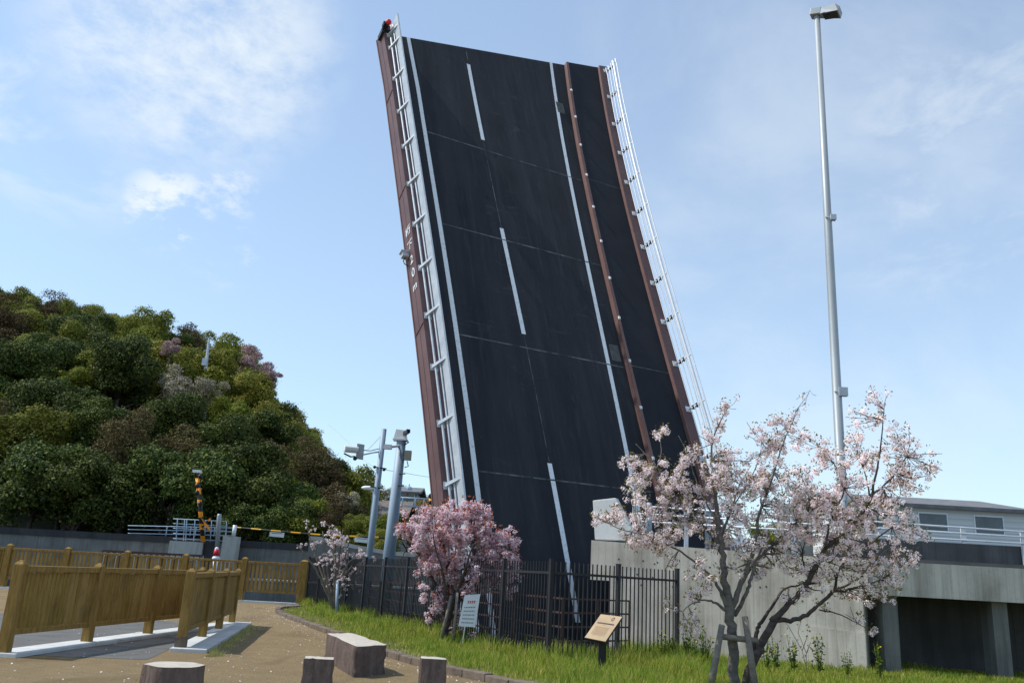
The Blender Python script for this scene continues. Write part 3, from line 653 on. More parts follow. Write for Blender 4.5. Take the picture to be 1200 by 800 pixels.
# ------------------------------------------------------------------ black metal fence, two runs from one corner
def fence_run(P, Q, nb, label, zb=.06, hgt=1.88, spacing=.125, firstpost=True):
    o = empty('metal_fence', ((P[0]+Q[0])/2, (P[1]+Q[1])/2, 0), 0, label, 'fence', 'black metal picket fences round the bridge pit')
    d = (Q-P)/np.linalg.norm(Q-P); Lf = np.linalg.norm(Q-P); dn = np.array([-d[1], d[0]])
    for k in range(nb+1):
        if k == 0 and not firstpost: continue
        p = P+d*Lf*k/nb; b = MB(); b.box((*p, hgt/2), (.075, .075, hgt), (*d, 0), (*dn, 0)); b.box((*p, hgt+.008), (.085, .085, .016), (*d, 0), (*dn, 0)); b.build('fence_post', M['fence'], o)
    for k in range(nb):
        a, c = P+d*Lf*k/nb, P+d*Lf*(k+1)/nb; b = MB()
        for z in (.12, hgt-.24): b.bar((*(a+d*.04), z), (*(c-d*.04), z), .045, .045)
        m_ = int(round(Lf/nb/spacing))
        for j in range(1, m_):
            q = a+(c-a)*j/m_; b.box((*q, (zb+hgt-.03)/2), (.020, .020, hgt-.03-zb), (*d, 0), (*dn, 0)); 
        b.build('fence_panel', M['fence'], o)
    return o
fence_run(FB, FA, 10, 'long black picket fence running away to the left behind the blossom trees')
fence_run(FB, FC, 2, 'short black picket fence behind the slanted information board', firstpost=False)
# brown five-rail guard inside the fence
def rail_run(pts, label, h=1.16, z0=-.02):
    o = empty('pit_railing', (pts[0][0], pts[0][1], 0), 0, label, 'railing')
    for i in range(len(pts)-1):
        P, Q = np.array(pts[i]), np.array(pts[i+1]); L_ = np.linalg.norm(Q-P); n_ = max(1, int(round(L_/1.2)))
        for k in range(n_+1):
            if k == 0 and i > 0: continue
            p = P+(Q-P)*k/n_; b = MB(); b.box((*p, h/2-.02), (.05, .05, h+.04)); b.build('rail_post', M['rail_brown'], o)
        for z in np.linspace(.06, h, 5):
            b = MB(); b.bar((*P, z), (*Q, z), .034, .034); b.build('rail_bar', M['rail_brown'], o)
pc = AT(660, 700, 17.95)[:2]; pr_ = AT(738, 702.5, 19.5)[:2]
rail_run([pr_, pc, pc+fd*14], 'low rusty brown five-bar railing just behind the black fence')

# ------------------------------------------------------------------ wooden fences
def wood_panel(o, P, Q, n_sl, z0, z1_, sw, capw=.10, base_z=0, panel='slat_panel'):
    P, Q = np.array(P, float), np.array(Q, float); d = (Q-P)/np.linalg.norm(Q-P); dn = np.array([-d[1], d[0]]); L_ = np.linalg.norm(Q-P)
    b = MB()
    for j in range(n_sl):
        c = P+d*L_*(j+.5)/n_sl; z_ = random.uniform(-.01, .01)
        b.box((*c, (z0+z1_)/2+z_), (sw, .028, z1_-z0-.01), (*d, 0), (*dn, 0))
    b.build(panel, M['wood'], o)
    for z, w, hh in ((z1_+.05, capw, .09), (z0-.03, .07, .08)):
        b = MB(); b.bar((*(P-d*.0), z), (*(Q+d*.0), z), w, hh, (0,0,1)); b.build('rail', M['wood_post'], o, bevel=.01)
def wood_post(o, p, d, h, w=.15, foot=False, z0=0):
    dn = np.array([-d[1], d[0]]); b = MB()
    b.box((*p, z0+(h-.06)/2), (w, w, h-.06), (*d, 0), (*dn, 0)); b.box((*p, z0+h-.03), (w, w, .06), (*d, 0), (*dn, 0), taper=.35)
    po = b.build('post', M['wood_post'], o, bevel=.008)
    if foot: b = MB(); b.box((*p, z0+.11), (w+.03, w+.03, .22), (*d, 0), (*dn, 0)); b.build('post_shoe', M['kerb'], po)
wps = [G(210.8, 762)[:2], G(234, 751.5)[:2], G(253.5, 742)[:2], G(271, 731.5)[:2]]
P, Q = wps[0], wps[3]; d = (Q-P)/np.linalg.norm(Q-P); LW = np.linalg.norm(Q-P)
XE = G(195, 742)[:2]; XD = (XE-Q)/np.linalg.norm(XE-Q)
for P_, Q_, nbay, lab in ((P, Q, 3, 'near brown timber handrail fence on a pale concrete strip beside the path'), (Q, Q+XD*9.2, 4, 'brown timber cross fence running to the left edge behind the near handrail fence')):
    o = empty('timber_fence', (*((P_+Q_)/2), 0), 0, lab, 'fence', 'timber fences round the path'); e_ = (Q_-P_)/np.linalg.norm(Q_-P_)
    for k in range(nbay+1):
        if nbay == 4 and k == 0: continue
        wood_post(o, P_+(Q_-P_)*k/nbay, e_, 1.36, .15, foot=(k == 0))
    for k in range(nbay): wood_panel(o, P_+(Q_-P_)*k/nbay+e_*.075, P_+(Q_-P_)*(k+1)/nbay-e_*.075, 19, .36, 1.19, .108 if nbay == 3 else .09, .12)
c = Q+XD*4.6; b = MB(); b.box((*c, .008), (9.4, .5, .10), (*XD, 0), (-XD[1], XD[0], 0)); tag(b.build('concrete_plinth', M['concrete_light'], bevel=.012), 'pale concrete strip under the timber cross fence at the left', 'plinth')
dn = np.array([d[1], -d[0]])
c = (P+Q)/2 + dn*.17; b = MB(); b.box((*c, .012), (LW+.5, .60, .10), (*d, 0), (*dn, 0)); tag(b.build('concrete_plinth', M['concrete_light'], bevel=.012), 'pale concrete strip under the posts of the near timber fence', 'plinth')
b = MB(); q0, q1 = P-d*1.6-dn*.2, Q+d*.3-dn*.2; b.add([(*q0, .004), (*q1, .004), (*(q1-dn*5.5), .004), (*(q0-dn*5.5), .004)], [(0,1,2,3)]); tag(b.build('ramp_path', M['asphalt_ground']), kind='structure')
# far timber fence
zt = AT(353, 656, 35.4)[2]
fp = [AT(x, 700, 35.4)[:2] for x in (352.5, 317, 281.5, 246, 211, 176, 141, 106, 70, 35, 0, -40)]
o = empty('timber_fence', (*fp[3], 0), 0, 'far timber fence with open slats across the end of the path', 'fence', 'timber fences round the path')
for k, p in enumerate(fp):
    if k == 0 or k % 2 == 0: wood_post(o, p, np.array([1., 0]), zt if k else zt+.02, .22 if k else .30)
for k in range(0, len(fp)-1, 2):
    e = min(k+2, len(fp)-1); wood_panel(o, fp[e]+np.array([.12, 0]), fp[k]-np.array([.12, 0]), 13, .48, 1.50, .105, .14)
b = MB(); b.box(((fp[0][0]+fp[-1][0])/2, 35.42, .02), (abs(fp[0][0]-fp[-1][0]), .4, .12)); tag(b.build('path_end_kerb', M['concrete_light']), 'pale concrete kerb under the far timber fence', 'kerb')

# ------------------------------------------------------------------ stone seat and bollards
def rough_block(corners_top, h, name_part, parent, jit=.02, n=7):
    ct = [np.array(p, float) for p in corners_top]; b = MB(); P = []
    ring = []
    for i in range(4):
        a, c = ct[i], ct[(i+1) % 4]
        for k in range(n): ring.append(a+(c-a)*k/n)
    ctr = sum(ct)/4; ring = [p+(ctr-p)*.03*(1 if i % n == 0 else 0) for i, p in enumerate(ring)]
    lv = np.linspace(0, 1, 7); N_ = len(ring); js = rng.normal(size=(len(lv), N_))*jit; jv = rng.normal(size=N_)*jit*.8
    for li, l in enumerate(lv):
        row = []
        for i, p in enumerate(ring):
            dv_ = (p-ctr); dv_[2] = 0; dv_ /= np.linalg.norm(dv_)+1e-9
            q = p.copy(); q[2] = ct[0][2] + (p[2]-ct[0][2]) - h*l; q = q + dv_*(js[li][i]*(.5 if li == 0 else 1)+jv[i]+jit*.6*l); row.append(q)
        P.append(row+[row[0]])
    b.grid(P); o1 = b.build(name_part, M['stone'], parent, True)
    b = MB(); top = [P[0][i] + np.array([0, 0, rng.normal()*.003]) for i in range(N_)]; b.add(top+[sum(top)/N_+np.array([0, 0, .012])], [(i, (i+1) % N_, N_) for i in range(N_)]); b.build('top_face', M['stone_lit_top'], parent)
zt_ = .42; cs = [G(382.8, 741.7, zt_), G(411.5, 741, zt_), G(454.7, 755, zt_), G(418, 757.5, zt_)]
o = empty('stone_bench', (*(sum(cs)/4)[:2], 0), 0, 'long rough stone block seat with a flat top coloured as sunlit beside the kerb', 'bench')
rough_block(cs, zt_+.03, 'stone_body', o)
for x0, x1, y, zt2, lab in ((355.5, 391, 769.5, .5, 'square rough stone bollard left of the stone seat, at the bottom edge'), (493.5, 524, 769.5, .47, 'square rough stone bollard standing right of the stone seat')):
    a = G((x0+x1)/2, y+2.2, zt2); W_ = (x1-x0-3)/FPX*a[1]; a = a-np.array([W_/2, 0, 0]); w = np.array([W_, W_*.06, 0]); c = a+w; back = np.array([-w[1]-.02, w[0]*.8, 0])
    cs = [a, c, c+back, a+back]; o = empty('stone_bollard', (*(sum(cs)/4)[:2], 0), 0, lab, 'bollard', 'squared stone bollards at the path edge')
    rough_block(cs, zt2+.05, 'stone_body', o, .007)
c = G(205, 778, .5); c[2] = .5; o = empty('stone_stump', (c[0], c[1], 0), 0, 'round stump-shaped stone stool in the lower left corner', 'stump')
N_ = 28; rr = .27+.012*np.sin(np.arange(N_)*1.3)+rng.normal(size=N_)*.006; P = []
for l in np.linspace(0, 1, 7):
    row = [c+np.array([math.cos(2*math.pi*i/N_)*(rr[i]+.02*l+rng.normal()*.003), math.sin(2*math.pi*i/N_)*(rr[i]+.02*l), -.53*l]) for i in range(N_)]; P.append(row+[row[0]])
MB().grid(P).build('stone_body', M['stone'], o, True)
top = P[0][:-1]; MB().add(top+[c+np.array([0, 0, .01])], [(i, (i+1) % N_, N_) for i in range(N_)]).build('top_face', M['stone_lit_top'], o)

# ------------------------------------------------------------------ information board and notice
c1, c2, c3, c4 = AT(704, 719, 15.55), AT(729.8, 722.2, 15.45), AT(709.5, 752, 14.95), AT(684.5, 747, 15.05)
o = empty('information_board', (*G(706, 792)[:2], 0), 0, 'tan slanted information board on a dark post before the fence', 'sign')
nb_ = np.cross(c2-c1, c4-c1); nb_ /= np.linalg.norm(nb_); nb_ *= -1 if nb_[2] < 0 else 1
MB().prism([c1, c2, c3, c4], -nb_*.035).build('board_back', M['black'], o)
def onb(u, v, h=0.0): return c1+(c2-c1)*u+(c4-c1)*v + (c3-c2-c4+c1)*u*v + nb_*h
MB().prism([onb(.015, .015, .002), onb(.985, .015, .002), onb(.985, .985, .002), onb(.015, .985, .002)], nb_*.004).build('board_face', M['board_tan'], o)
b = MB()
def ink(b, u0, v0, u1, v1, h=.012): b.add([onb(u0, v0, h), onb(u1, v0, h), onb(u1, v1, h), onb(u0, v1, h)], [(0,1,2,3)])
x = .12
while x < .86: w = random.uniform(.03, .05); ink(b, x, .34, x+w, .385); x += w+.009
for k in range(10):
    a = k/10*6.28; ink(b, .68+.05*math.cos(a)-.012, .16+.06*math.sin(a)-.012, .68+.05*math.cos(a)+.02, .16+.06*math.sin(a)+.016)
b.build('title_line', M['ink'], o)
b = MB()
for k in range(17):
    u = .16+k*.038; v = .50
    while v < random.uniform(.78, .86): e = v+random.uniform(.015, .03); ink(b, u, v, u+.014, e); v = e+.012
ink(b, .42, .42, .56, .435)
b.build('body_text', mottled('faded_ink', (.38, .25, .14), (.45, .31, .18), 4), o)
bp = G(705.5, 792)[:2]; bt = (c1+c2+c3+c4)/4
b = MB(); b.box((bp[0], bt[1], bt[2]/2-.03), (.13, .08, bt[2]-.06)); b.build('board_post', M['black'], o, bevel=.008)
# white notice on a stake under the pink tree
q = [AT(544.5, 697, 19.45), AT(562.8, 695.5, 19.45), AT(557, 734.5, 19.45), AT(537, 733, 19.45)]
o = empty('notice_board', (*AT(541, 764, 19.45)[:2], 0), 0, 'white notice with red heading leaning under the pink blossom tree', 'sign')
MB().prism(q, (0, .02, 0)).build('notice_panel', M['white'], o)
def onq(u, v): return q[0]+(q[1]-q[0])*u+(q[3]-q[0])*v+(q[2]-q[1]-q[3]+q[0])*u*v+np.array([0, -.005, 0])
def inkq(b, u0, v0, u1, v1): b.add([onq(u0, v0), onq(u1, v0), onq(u1, v1), onq(u0, v1)], [(0,1,2,3)])
b = MB()
for k in range(4): u = .28+.13*k; inkq(b, u, .20, u+.10, .225); inkq(b, u+.035, .19, u+.06, .27); inkq(b, u, .25, u+.10, .27)
b.build('heading', M['ink_red'], o)
b = MB()
for v in (.38, .50, .62, .74, .86):
    u = .14
    while u < .82: w = random.uniform(.05, .09); inkq(b, u, v, u+w, v+.035); u += w+.03
b.build('small_print', M['ink_grey'], o)
b = MB(); b.bar(AT(540, 767, 19.48), AT(550, 696, 19.49), .05, .02, (1,0,0)); b.build('notice_stake', M['white'], o)

# ------------------------------------------------------------------ camera poles on the left
def pole(name, xb, yb, xt, yt, Y, r0, r1, label, cat, mat):
    B, T = AT(xb, yb, Y), AT(xt, yt, Y); B = B + (B-T)*((B[2])/(T[2]-B[2])); o = empty(name, B, 0, label, cat)
    b = MB(); b.tube([B, B+(T-B)*.5, T], [r0, (r0+r1)/2, r1], 16); b.build('pole', mat, o, True); return o, B, T
o, B, T = pole('camera_pole', 448.5, 721, 470.5, 516, 32.6, .25, .18, 'thick pale blue pole topped by a white surveillance camera', 'camera pole', M['pole_blue'])
b = MB(); c = AT(470, 509.5, 32.6); b.box(c, (.50, .40, .36), (1, 0, -.1), (0, 1, 0), taper=.75); b.box(c+np.array([0, 0, -.20]), (.56, .44, .06)); hc = b.build('camera_housing', M['white'], o)
b = MB(); b.bar(c+np.array([.12, -.1, .02]), c+np.array([.34, -.5, .10]), .13, .13); b.build('camera_lens', M['lens'], hc)
b = MB(); c = AT(478, 533.5, 32.5); b.box(c, (.26, .22, .36)); b.build('junction_box', M['beige'], o)
b = MB(); b.tube([AT(477, 540, 32.5), AT(478.5, 546, 32.5), AT(474, 547.5, 32.5)], .02, 6); b.tube([AT(475, 515, 32.5), AT(479, 518, 32.5), AT(474, 521, 32.5)], .025, 6)
for y, x in ((555, 471.5), (569, 470)): b.tube([AT(x-4, y, 32.4), AT(x+3.5, y, 32.4)], .02, 6)
b.build('cable', M['black'], o)
b = MB(); b.tube([AT(468, 522, 32.4), AT(458, 523.5, 32.0), AT(453, 524, 32.0)], [.05, .05, .09], 8); b.box(AT(454.5, 523.5, 31.9), (.30, .2, .17)); cm = b.build('small_camera', M['white'], o)
o, B, T = pole('camera_pole', 426, 711, 450, 502.5, 37.2, .15, .12, 'thinner blue grey pole carrying a long white camera on an arm', 'camera pole', M['pole_blue'])
b = MB(); b.tube([AT(446, 529, 37.2), AT(438, 530, 37.0), AT(426, 532.5, 36.9)], .035, 6); b.tube([AT(446, 525, 37.2), AT(434, 528, 37.0), AT(424, 527, 36.9)], .025, 6); b.build('camera_arm', M['galv'], o)
b = MB(); a, c = AT(403, 525.5, 36.6), AT(419, 527, 36.9); b.tube([a, a+(c-a)*.02, c], [.10, .15, .15], 12); b.build('camera_housing', M['white'], o)
b = MB(); b.box(AT(422, 529, 36.9), (.32, .05, .66), (1, .35, -.08), (-.35, 1, 0)); b.build('camera_plate', M['galv'], o)
b = MB(); b.tube([AT(403, 531, 36.6), AT(411, 535, 36.7), AT(416, 534.5, 36.8), AT(416, 538, 36.8)], .035, 6); b.ball(AT(416, 537, 36.8), .09); b.build('cable', M['black'], o)
b = MB()
for x, y in ((446, 548), (441, 571)): b.tube([AT(x-7, y-1, 37.1), AT(x+7, y+1, 37.1)], .03, 6)
for x, y in ((439, 547), (450, 550)): b.ball(AT(x, y, 37.1), .07)
b.build('insulator', M['black'], o)
b = MB(); b.tube([AT(448, 509, 37.2), AT(431, 527, 37.0)], .012, 5); b.build('stay_wire', M['galv'], o)
for pts, lab in (([(450, 550, 37.1), (475, 554, 42), (506, 559, 52), (560, 565, 70)], 'thin overhead wire from the thinner camera pole towards the bridge'), ([(439, 547, 37.1), (425, 537, 45), (404, 514, 60), (385, 497, 75)], 'thin overhead wire from the camera pole up to the wooded hill')):
    b = MB(); b.tube(smooth_curve([AT(*p) for p in pts], 5), .013, 5); tag(b.build('overhead_wire', M['galv']), lab, 'wire')
# street lamp head behind
o = empty('street_lamp', (*AT(437, 640, 49)[:2], 2.4), 0, 'small street lamp with a white oval head behind the thin pole', 'street lamp')
b = MB(); a = AT(437.5, 577, 49); b.tube([(a[0], a[1], 2.4), a, AT(434, 573, 49)], [.07, .05, .04], 8); b.build('lamp_post', M['galv'], o, True)
b = MB(); b.ball(AT(431, 571.5, 49), .30, 12, 8, (1.25, .6, .42)); b.build('lamp_head', M['white'], o, True)

# ------------------------------------------------------------------ far bank: quay walls, landing, gate, crossing signals
def zat(x, y, Y): return AT(x, y, Y)[2]
YQ = 47.6
def qx(x, Y=YQ): return AT(x, 660, Y)[0]
FZ = 2.45
b = MB(); b.add([(-400, YQ+.3, FZ), (14, YQ+.3, FZ), (14, 62, FZ), (300, 62, FZ), (300, 200, FZ), (-400, 200, FZ)], [(0,1,2,3,4,5)]); tag(b.build('far_bank_ground', M['forest_floor']), kind='structure')
o = empty('quay_wall', (qx(290), YQ, 0), 0, 'long shaded concrete quay wall with a dark coping beyond the timber fence', 'wall', 'quay walls on the far bank')
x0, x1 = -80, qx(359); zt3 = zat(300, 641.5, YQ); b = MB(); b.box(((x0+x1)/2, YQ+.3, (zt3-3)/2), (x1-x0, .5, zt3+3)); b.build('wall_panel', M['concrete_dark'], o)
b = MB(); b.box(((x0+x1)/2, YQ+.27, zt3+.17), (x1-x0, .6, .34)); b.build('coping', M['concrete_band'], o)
o = empty('quay_wall', (qx(450), YQ, 0), 0, 'sloping-topped dark quay wall with pale coping behind the black fence', 'wall', 'quay walls on the far bank')
tops = [(359, 627.5), (372, 628.5), (410, 637), (456, 645.5), (480, 647), (600, 655), (760, 664)]
pp = [(qx(x), YQ, zat(x, y, YQ)) for x, y in tops]
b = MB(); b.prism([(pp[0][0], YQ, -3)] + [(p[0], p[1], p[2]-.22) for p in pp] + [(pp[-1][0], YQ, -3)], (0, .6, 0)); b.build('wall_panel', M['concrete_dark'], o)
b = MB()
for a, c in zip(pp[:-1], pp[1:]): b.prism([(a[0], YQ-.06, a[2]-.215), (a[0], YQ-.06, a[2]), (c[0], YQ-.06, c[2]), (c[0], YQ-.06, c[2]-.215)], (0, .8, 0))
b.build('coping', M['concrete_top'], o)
b = MB(); z_ = zat(440, 688, YQ-1.2); b.box((0, YQ-.6, z_-.6), (44, 1.2, 1.2)); b.build('ledge', M['concrete_dark'], o)
b = MB(); b.box((0, YQ-.64, z_+.05), (44, 1.25, .10)); b.build('ledge_top', M['concrete_top'], o)
# landing blocks at the left
YL = 46.6
def bx(name, mat, par, x0, y0, x1, y1, Y, dep):
    a, c = AT(x0, y0, Y), AT(x1, y1, Y); b = MB(); b.box(((a[0]+c[0])/2, Y+dep/2, (a[2]+c[2])/2), (abs(c[0]-a[0]), dep, abs(a[2]-c[2]))); return b.build(name, mat, par)
o = empty('landing_block', (*AT(214, 660, YL)[:2], 0), 0, 'grey concrete landing block below the white railings on the far bank', 'concrete block')
bx('block_body', M['concrete_top'], o, 199, 633, 230, 690, YL, 4); bx('steel_plate', M['fence'], o, 230.4, 634.5, 254, 690, YL+.15, 3); bx('pillar', M['concrete_top'], o, 261.5, 627.5, 269.5, 690, YL-.1, .7); bx('pillar', M['concrete_dark'], o, 254.2, 636, 261.2, 690, YL+.1, 1)
def pipe_rail(name, label, xs, ys, Y, posts, r=.026, group=None, mat='galv_blue', slope=.05):
    o = empty(name, (*AT(xs[0], ys[-1], Y)[:2], FZ), 0, label, 'railing', group)
    for y in ys:
        b = MB(); b.tube([AT(xs[0], y, Y), AT(xs[1], y+(xs[1]-xs[0])*slope, Y)], r, 6); b.build('rail_pipe', M[mat], o, True)
    for x in posts:
        dy = (x-xs[0])*slope; b = MB(); b.tube([AT(x, ys[0]+dy, Y), AT(x-1.6, ys[-1]+dy+2, Y)], r*1.05, 6); b.build('rail_post', M[mat], o, True)
pipe_rail('landing_railing', 'tall white pipe railing with four bars on the far landing', (203, 266), (607.5, 613, 618.5, 624.5, 630.5), 46.9, (208, 216.5, 219, 228.5, 241, 248, 258, 265.5), group='white railings on the far bank')
pipe_rail('landing_railing', 'lower white pipe railing ending at a thick post by the gate arm', (150, 274), (615.5, 620, 624.5), 47.8, (196, 224, 230, 252), group='white railings on the far bank', slope=.022)
o = empty('gate_post', (*AT(274.5, 628, 47.6)[:2], FZ), 0, 'thick white post where the striped gate arm ends', 'post'); b = MB(); b.tube([AT(275.5, 615, 47.6), AT(273.5, 629, 47.6)], .11, 12); b.build('post', M['galv_white'], o, True)
o = empty('pipe_post', (*AT(255, 650, 46.5)[:2], 1.5), 0, 'short thick grey pipe post rising through the tall landing railing', 'post'); b = MB(); b.tube([AT(257.3, 602, 46.5), AT(257, 604, 46.5), AT(254.5, 640, 46.5)], [.10, .12, .12], 12); b.build('post', M['pole'], o, True)
# crossing signal, left
def signal(xb, yb, xt, yt, Y, label, xs, board):
    B, T = AT(xb, yb, Y), AT(xt, yt, Y); B = B+(B-T)*((B[2]-FZ)/(T[2]-B[2])); o = empty('crossing_signal', B, 0, label, 'signal', 'striped crossing signals by the lifting bridge')
    b = MB(); b.tube([B, T], .115, 12); b.build('signal_post', M['stripe_z'], o, True)
    x, y, sc = xs; c = AT(x, y, Y-.25)
    for sg in (1, -1):
        b = MB(); b.bar(c+np.array([-.52*sc, (.015 if sg > 0 else -.015), -.62*sc*sg]), c+np.array([.52*sc, (.015 if sg > 0 else -.015), .62*sc*sg]), .03, .24*sc, (0, 1, 0)) if False else b.box(c+np.array([0, .02*sg, 0]), (1.7*sc, .025, .22*sc), (.62, 0, sg*.78), (0, 1, 0), (-sg*.78, 0, .62)); b.build('cross_board', M['orange'] if not board else M['stripe_d'], o)
    return o, B, T
o, B, T = signal(238, 634, 231.5, 560, 46.2, 'tall black and orange striped signal post before the dark hillside', (241, 613, .48), True)
b = MB(); b.box(AT(231, 552, 46.2), (.42, .25, .14)); b.build('signal_cap', M['white'], o)
for dx, y in ((1.5, 558), (-1.8, 569), (-2, 577), (1.6, 590)):
    b = MB(); b.ball(AT(233+dx, y, 46.05), .13); b.build('signal_lamp', M['black'], o, True)
b = MB(); b.tube([AT(231, 572, 46.1), AT(229.5, 567, 46.1)], .05, 6); b.tube([AT(235.5, 556, 46.1), AT(233, 561, 46.1)], .06, 6); b.tube([AT(230, 568, 46.1), AT(232.5, 564, 46.1)], .06, 6); b.build('signal_arm', M['orange'], o)
o, B, T = signal(507, 640, 504.7, 582, 50.5, 'black and orange signal with an orange cross at the bridge foot', (502, 594.5, .47), False)
for x_, y_, r_ in ((505, 581, .16), (496.5, 602, .24), (509, 605, .22), (504.5, 588.5, .13), (504, 612, .2)):
    b = MB(); b.ball(AT(x_, y_, 50.2), r_, 12, 8, (1, .5, 1)); b.build('signal_lamp', M['black'], o, True)
# gate arm with hanging plates
ga = AT(276, 617.5, 49.0); gb = AT(500, 632, 50.4); o = empty('barrier_gate', gb-np.array([0, 0, 0]), math.atan2(gb[1]-ga[1], gb[0]-ga[0]), 'thin black and yellow striped gate arm lowered across the far landing', 'barrier')
mid = AT(380, 627, 49.6); b = MB(); b.tube([ga, (ga+mid)/2, mid, gb], [.035, .045, .055, .07], 8); b.build('arm', M['stripe_x'], o, True)
for x, y in ((324.5, 626), (424, 632.5)):
    c = AT(x, y, 49.3); b = MB(); b.box(c, (.82, .03, .26), (1, 0, -.04)); pl = b.build('hanging_plate', M['white'], o)
    b = MB()
    b.box(c+np.array([0, -.02, .07]), (.6, .01, .03))
    b.build('plate_marks', M['ink'], pl)
# overhead white frame near the right crossing signal
pipe_rail('sign_frame', 'pale horizontal pipes of a frame left of the orange crossing sign', (468, 502), (582.5, 592), 52, (472, 487, 497), .05, slope=.06)
o = empty('barrier_machine', (*AT(492, 640, 51)[:2], FZ), 0, 'pale blue grey gate machine box half hidden by the pink blossom', 'gate machine'); 
a = AT(497, 624, 51); b = MB(); b.box((a[0], 51.3, (a[2]+FZ)/2+.2), (.8, .6, a[2]-FZ+1.2)); b.build('machine_body', M['galv'], o, bevel=.03); b = MB(); b.box((a[0], 50.97, a[2]), (.5, .02, .5)); b.build('machine_door', M['white'], o)
# red and white marker
o = empty('marker_post', (*AT(253.5, 660, 43)[:2], 0), 0, 'small rounded red and white marker in front of the quay', 'marker')
b = MB(); b.ball(AT(254, 643, 43), .10); b.build('white_cap', M['white'], o, True); b = MB(); b.tube([AT(253.6, 655, 43), AT(253.4, 672, 43)], .16, 10); b.ball(AT(253.2, 654, 43), .20, 12, 8, (1, 1, .7)); b.build('white_part', M['white'], o, True)
b = MB(); b.tube([AT(254, 643.5, 43), AT(253.4, 650.5, 43)], [.12, .15], 12); b.build('red_part', M['red'], o, True)
# dark little railing left
pd = empty('bank_railing', (*AT(215, 665, 38)[:2], 0), 0, 'low dark railing in front of the concrete landing block', 'railing')
a, c = AT(120, 645, 38.5), AT(238, 651, 38.5); b = MB(); b.bar(a, c, .10, .09); b.build('top_rail', M['rail_brown'], pd)
for k in range(34):
    p = a+(c-a)*k/33; b = MB(); b.bar((p[0], p[1], 0), p, .045, .045, (0, 1, 0)); b.build('baluster', M['galv'] if k % 2 else M['rail_brown'], pd)

# ------------------------------------------------------------------ houses
def house(label, x0, x1, ybase, yeave, yridge, Y, dep, wall, roof, wins, group=None, cat='house', ridge_along=True, over=.4):
    a, c = AT(x0, yeave, Y), AT(x1, yeave, Y); zr = AT((x0+x1)/2, yridge, Y+dep/2)[2]; zb = min(AT(x0, ybase, Y)[2], a[2]-2); ze = (a[2]+c[2])/2
    o = empty('house', ((a[0]+c[0])/2, Y+dep/2, zb), 0, label, cat, group)
    b = MB(); b.box(((a[0]+c[0])/2, Y+dep/2, (zb+ze)/2), (c[0]-a[0], dep, ze-zb)); 
    if not ridge_along: b.prism([(a[0], Y+.01, ze), (c[0], Y+.01, ze), ((a[0]+c[0])/2, Y+.01, zr-.1)], (0, dep-.02, 0))
    b.build('wall', wall, o)
    X0, X1, Y0, Y1 = a[0]-over, c[0]+over, Y-over, Y+dep+over; ym, xm = (Y0+Y1)/2, (X0+X1)/2; b = MB(); th = .18
    if ridge_along:
        b.prism([(X0, Y0, ze-.1), (X0, Y0, ze-.1+th), (X0, ym, zr+th), (X0, Y1, ze-.1+th), (X0, Y1, ze-.1), (X0, ym, zr)], (X1-X0, 0, 0))
    else:
        b.prism([(X0, Y0, ze-.1), (X0, Y0, ze-.1+th), (xm, Y0, zr+th), (X1, Y0, ze-.1+th), (X1, Y0, ze-.1), (xm, Y0, zr)], (0, Y1-Y0, 0))
    b.build('roof', roof, o)
    for (u, v, w, h) in wins:
        cx, cz = a[0]+(c[0]-a[0])*u, zb+(ze-zb)*v; b = MB(); b.box((cx, Y-.02, cz), (w, .08, h)); f = b.build('window', M['white'], o)
        b = MB(); b.box((cx, Y-.07, cz), (w-.14, .02, h-.14)); b.build('pane', M['glass'], f)
house('house with a broad brown sloping roof between the hill and the poles', 408, 470, 640, 611, 588, 66, 9, M['house_wall_dark'], M['roof_brown'], [(.3, .7, 1.2, 1.0), (.7, .7, 1.2, 1.0)])
house('grey building with lattice windows just right of the thick camera pole', 468, 488, 640, 577, 573, 74, 6, M['roof_grey'], M['roof_grey'], [(.3, .90, .7, .7), (.7, .90, .7, .7), (.3, .72, .7, .7), (.7, .72, .7, .7)], ridge_along=True)
house('low grey-roofed building seen past the railing on the right', 850, 905, 660, 642, 634, 60, 8, M['house_wall'], M['roof_grey'], [(.5, .6, 1.2, .8)])
house('white sided building at the far right behind the cherry crown', 1003, 1200, 690, 594, 588, 46, 10, M['siding'], M['roof_grey'], [(.12, .82, 1.2, .9), (.45, .82, 1.6, 1.0), (.78, .82, 1.6, 1.0)])
# little lattice mast on the grey building
o = empty('roof_mast', (*AT(479.5, 577, 75)[:2], AT(479.5, 577, 75)[2]), 0, 'small grey antenna mast standing on the lattice-windowed building', 'antenna')
b = MB(); b.tube([AT(479.3, 577, 75), AT(479.6, 567, 75)], [.1, .05], 6)
for dx in (-3, 3): b.tube([AT(479.4+dx, 571.5, 75), AT(479.4+dx*.3, 575, 75)], .04, 5)
b.ball(AT(479.5, 573, 75), .28); b.build('mast', M['galv_blue'], o)

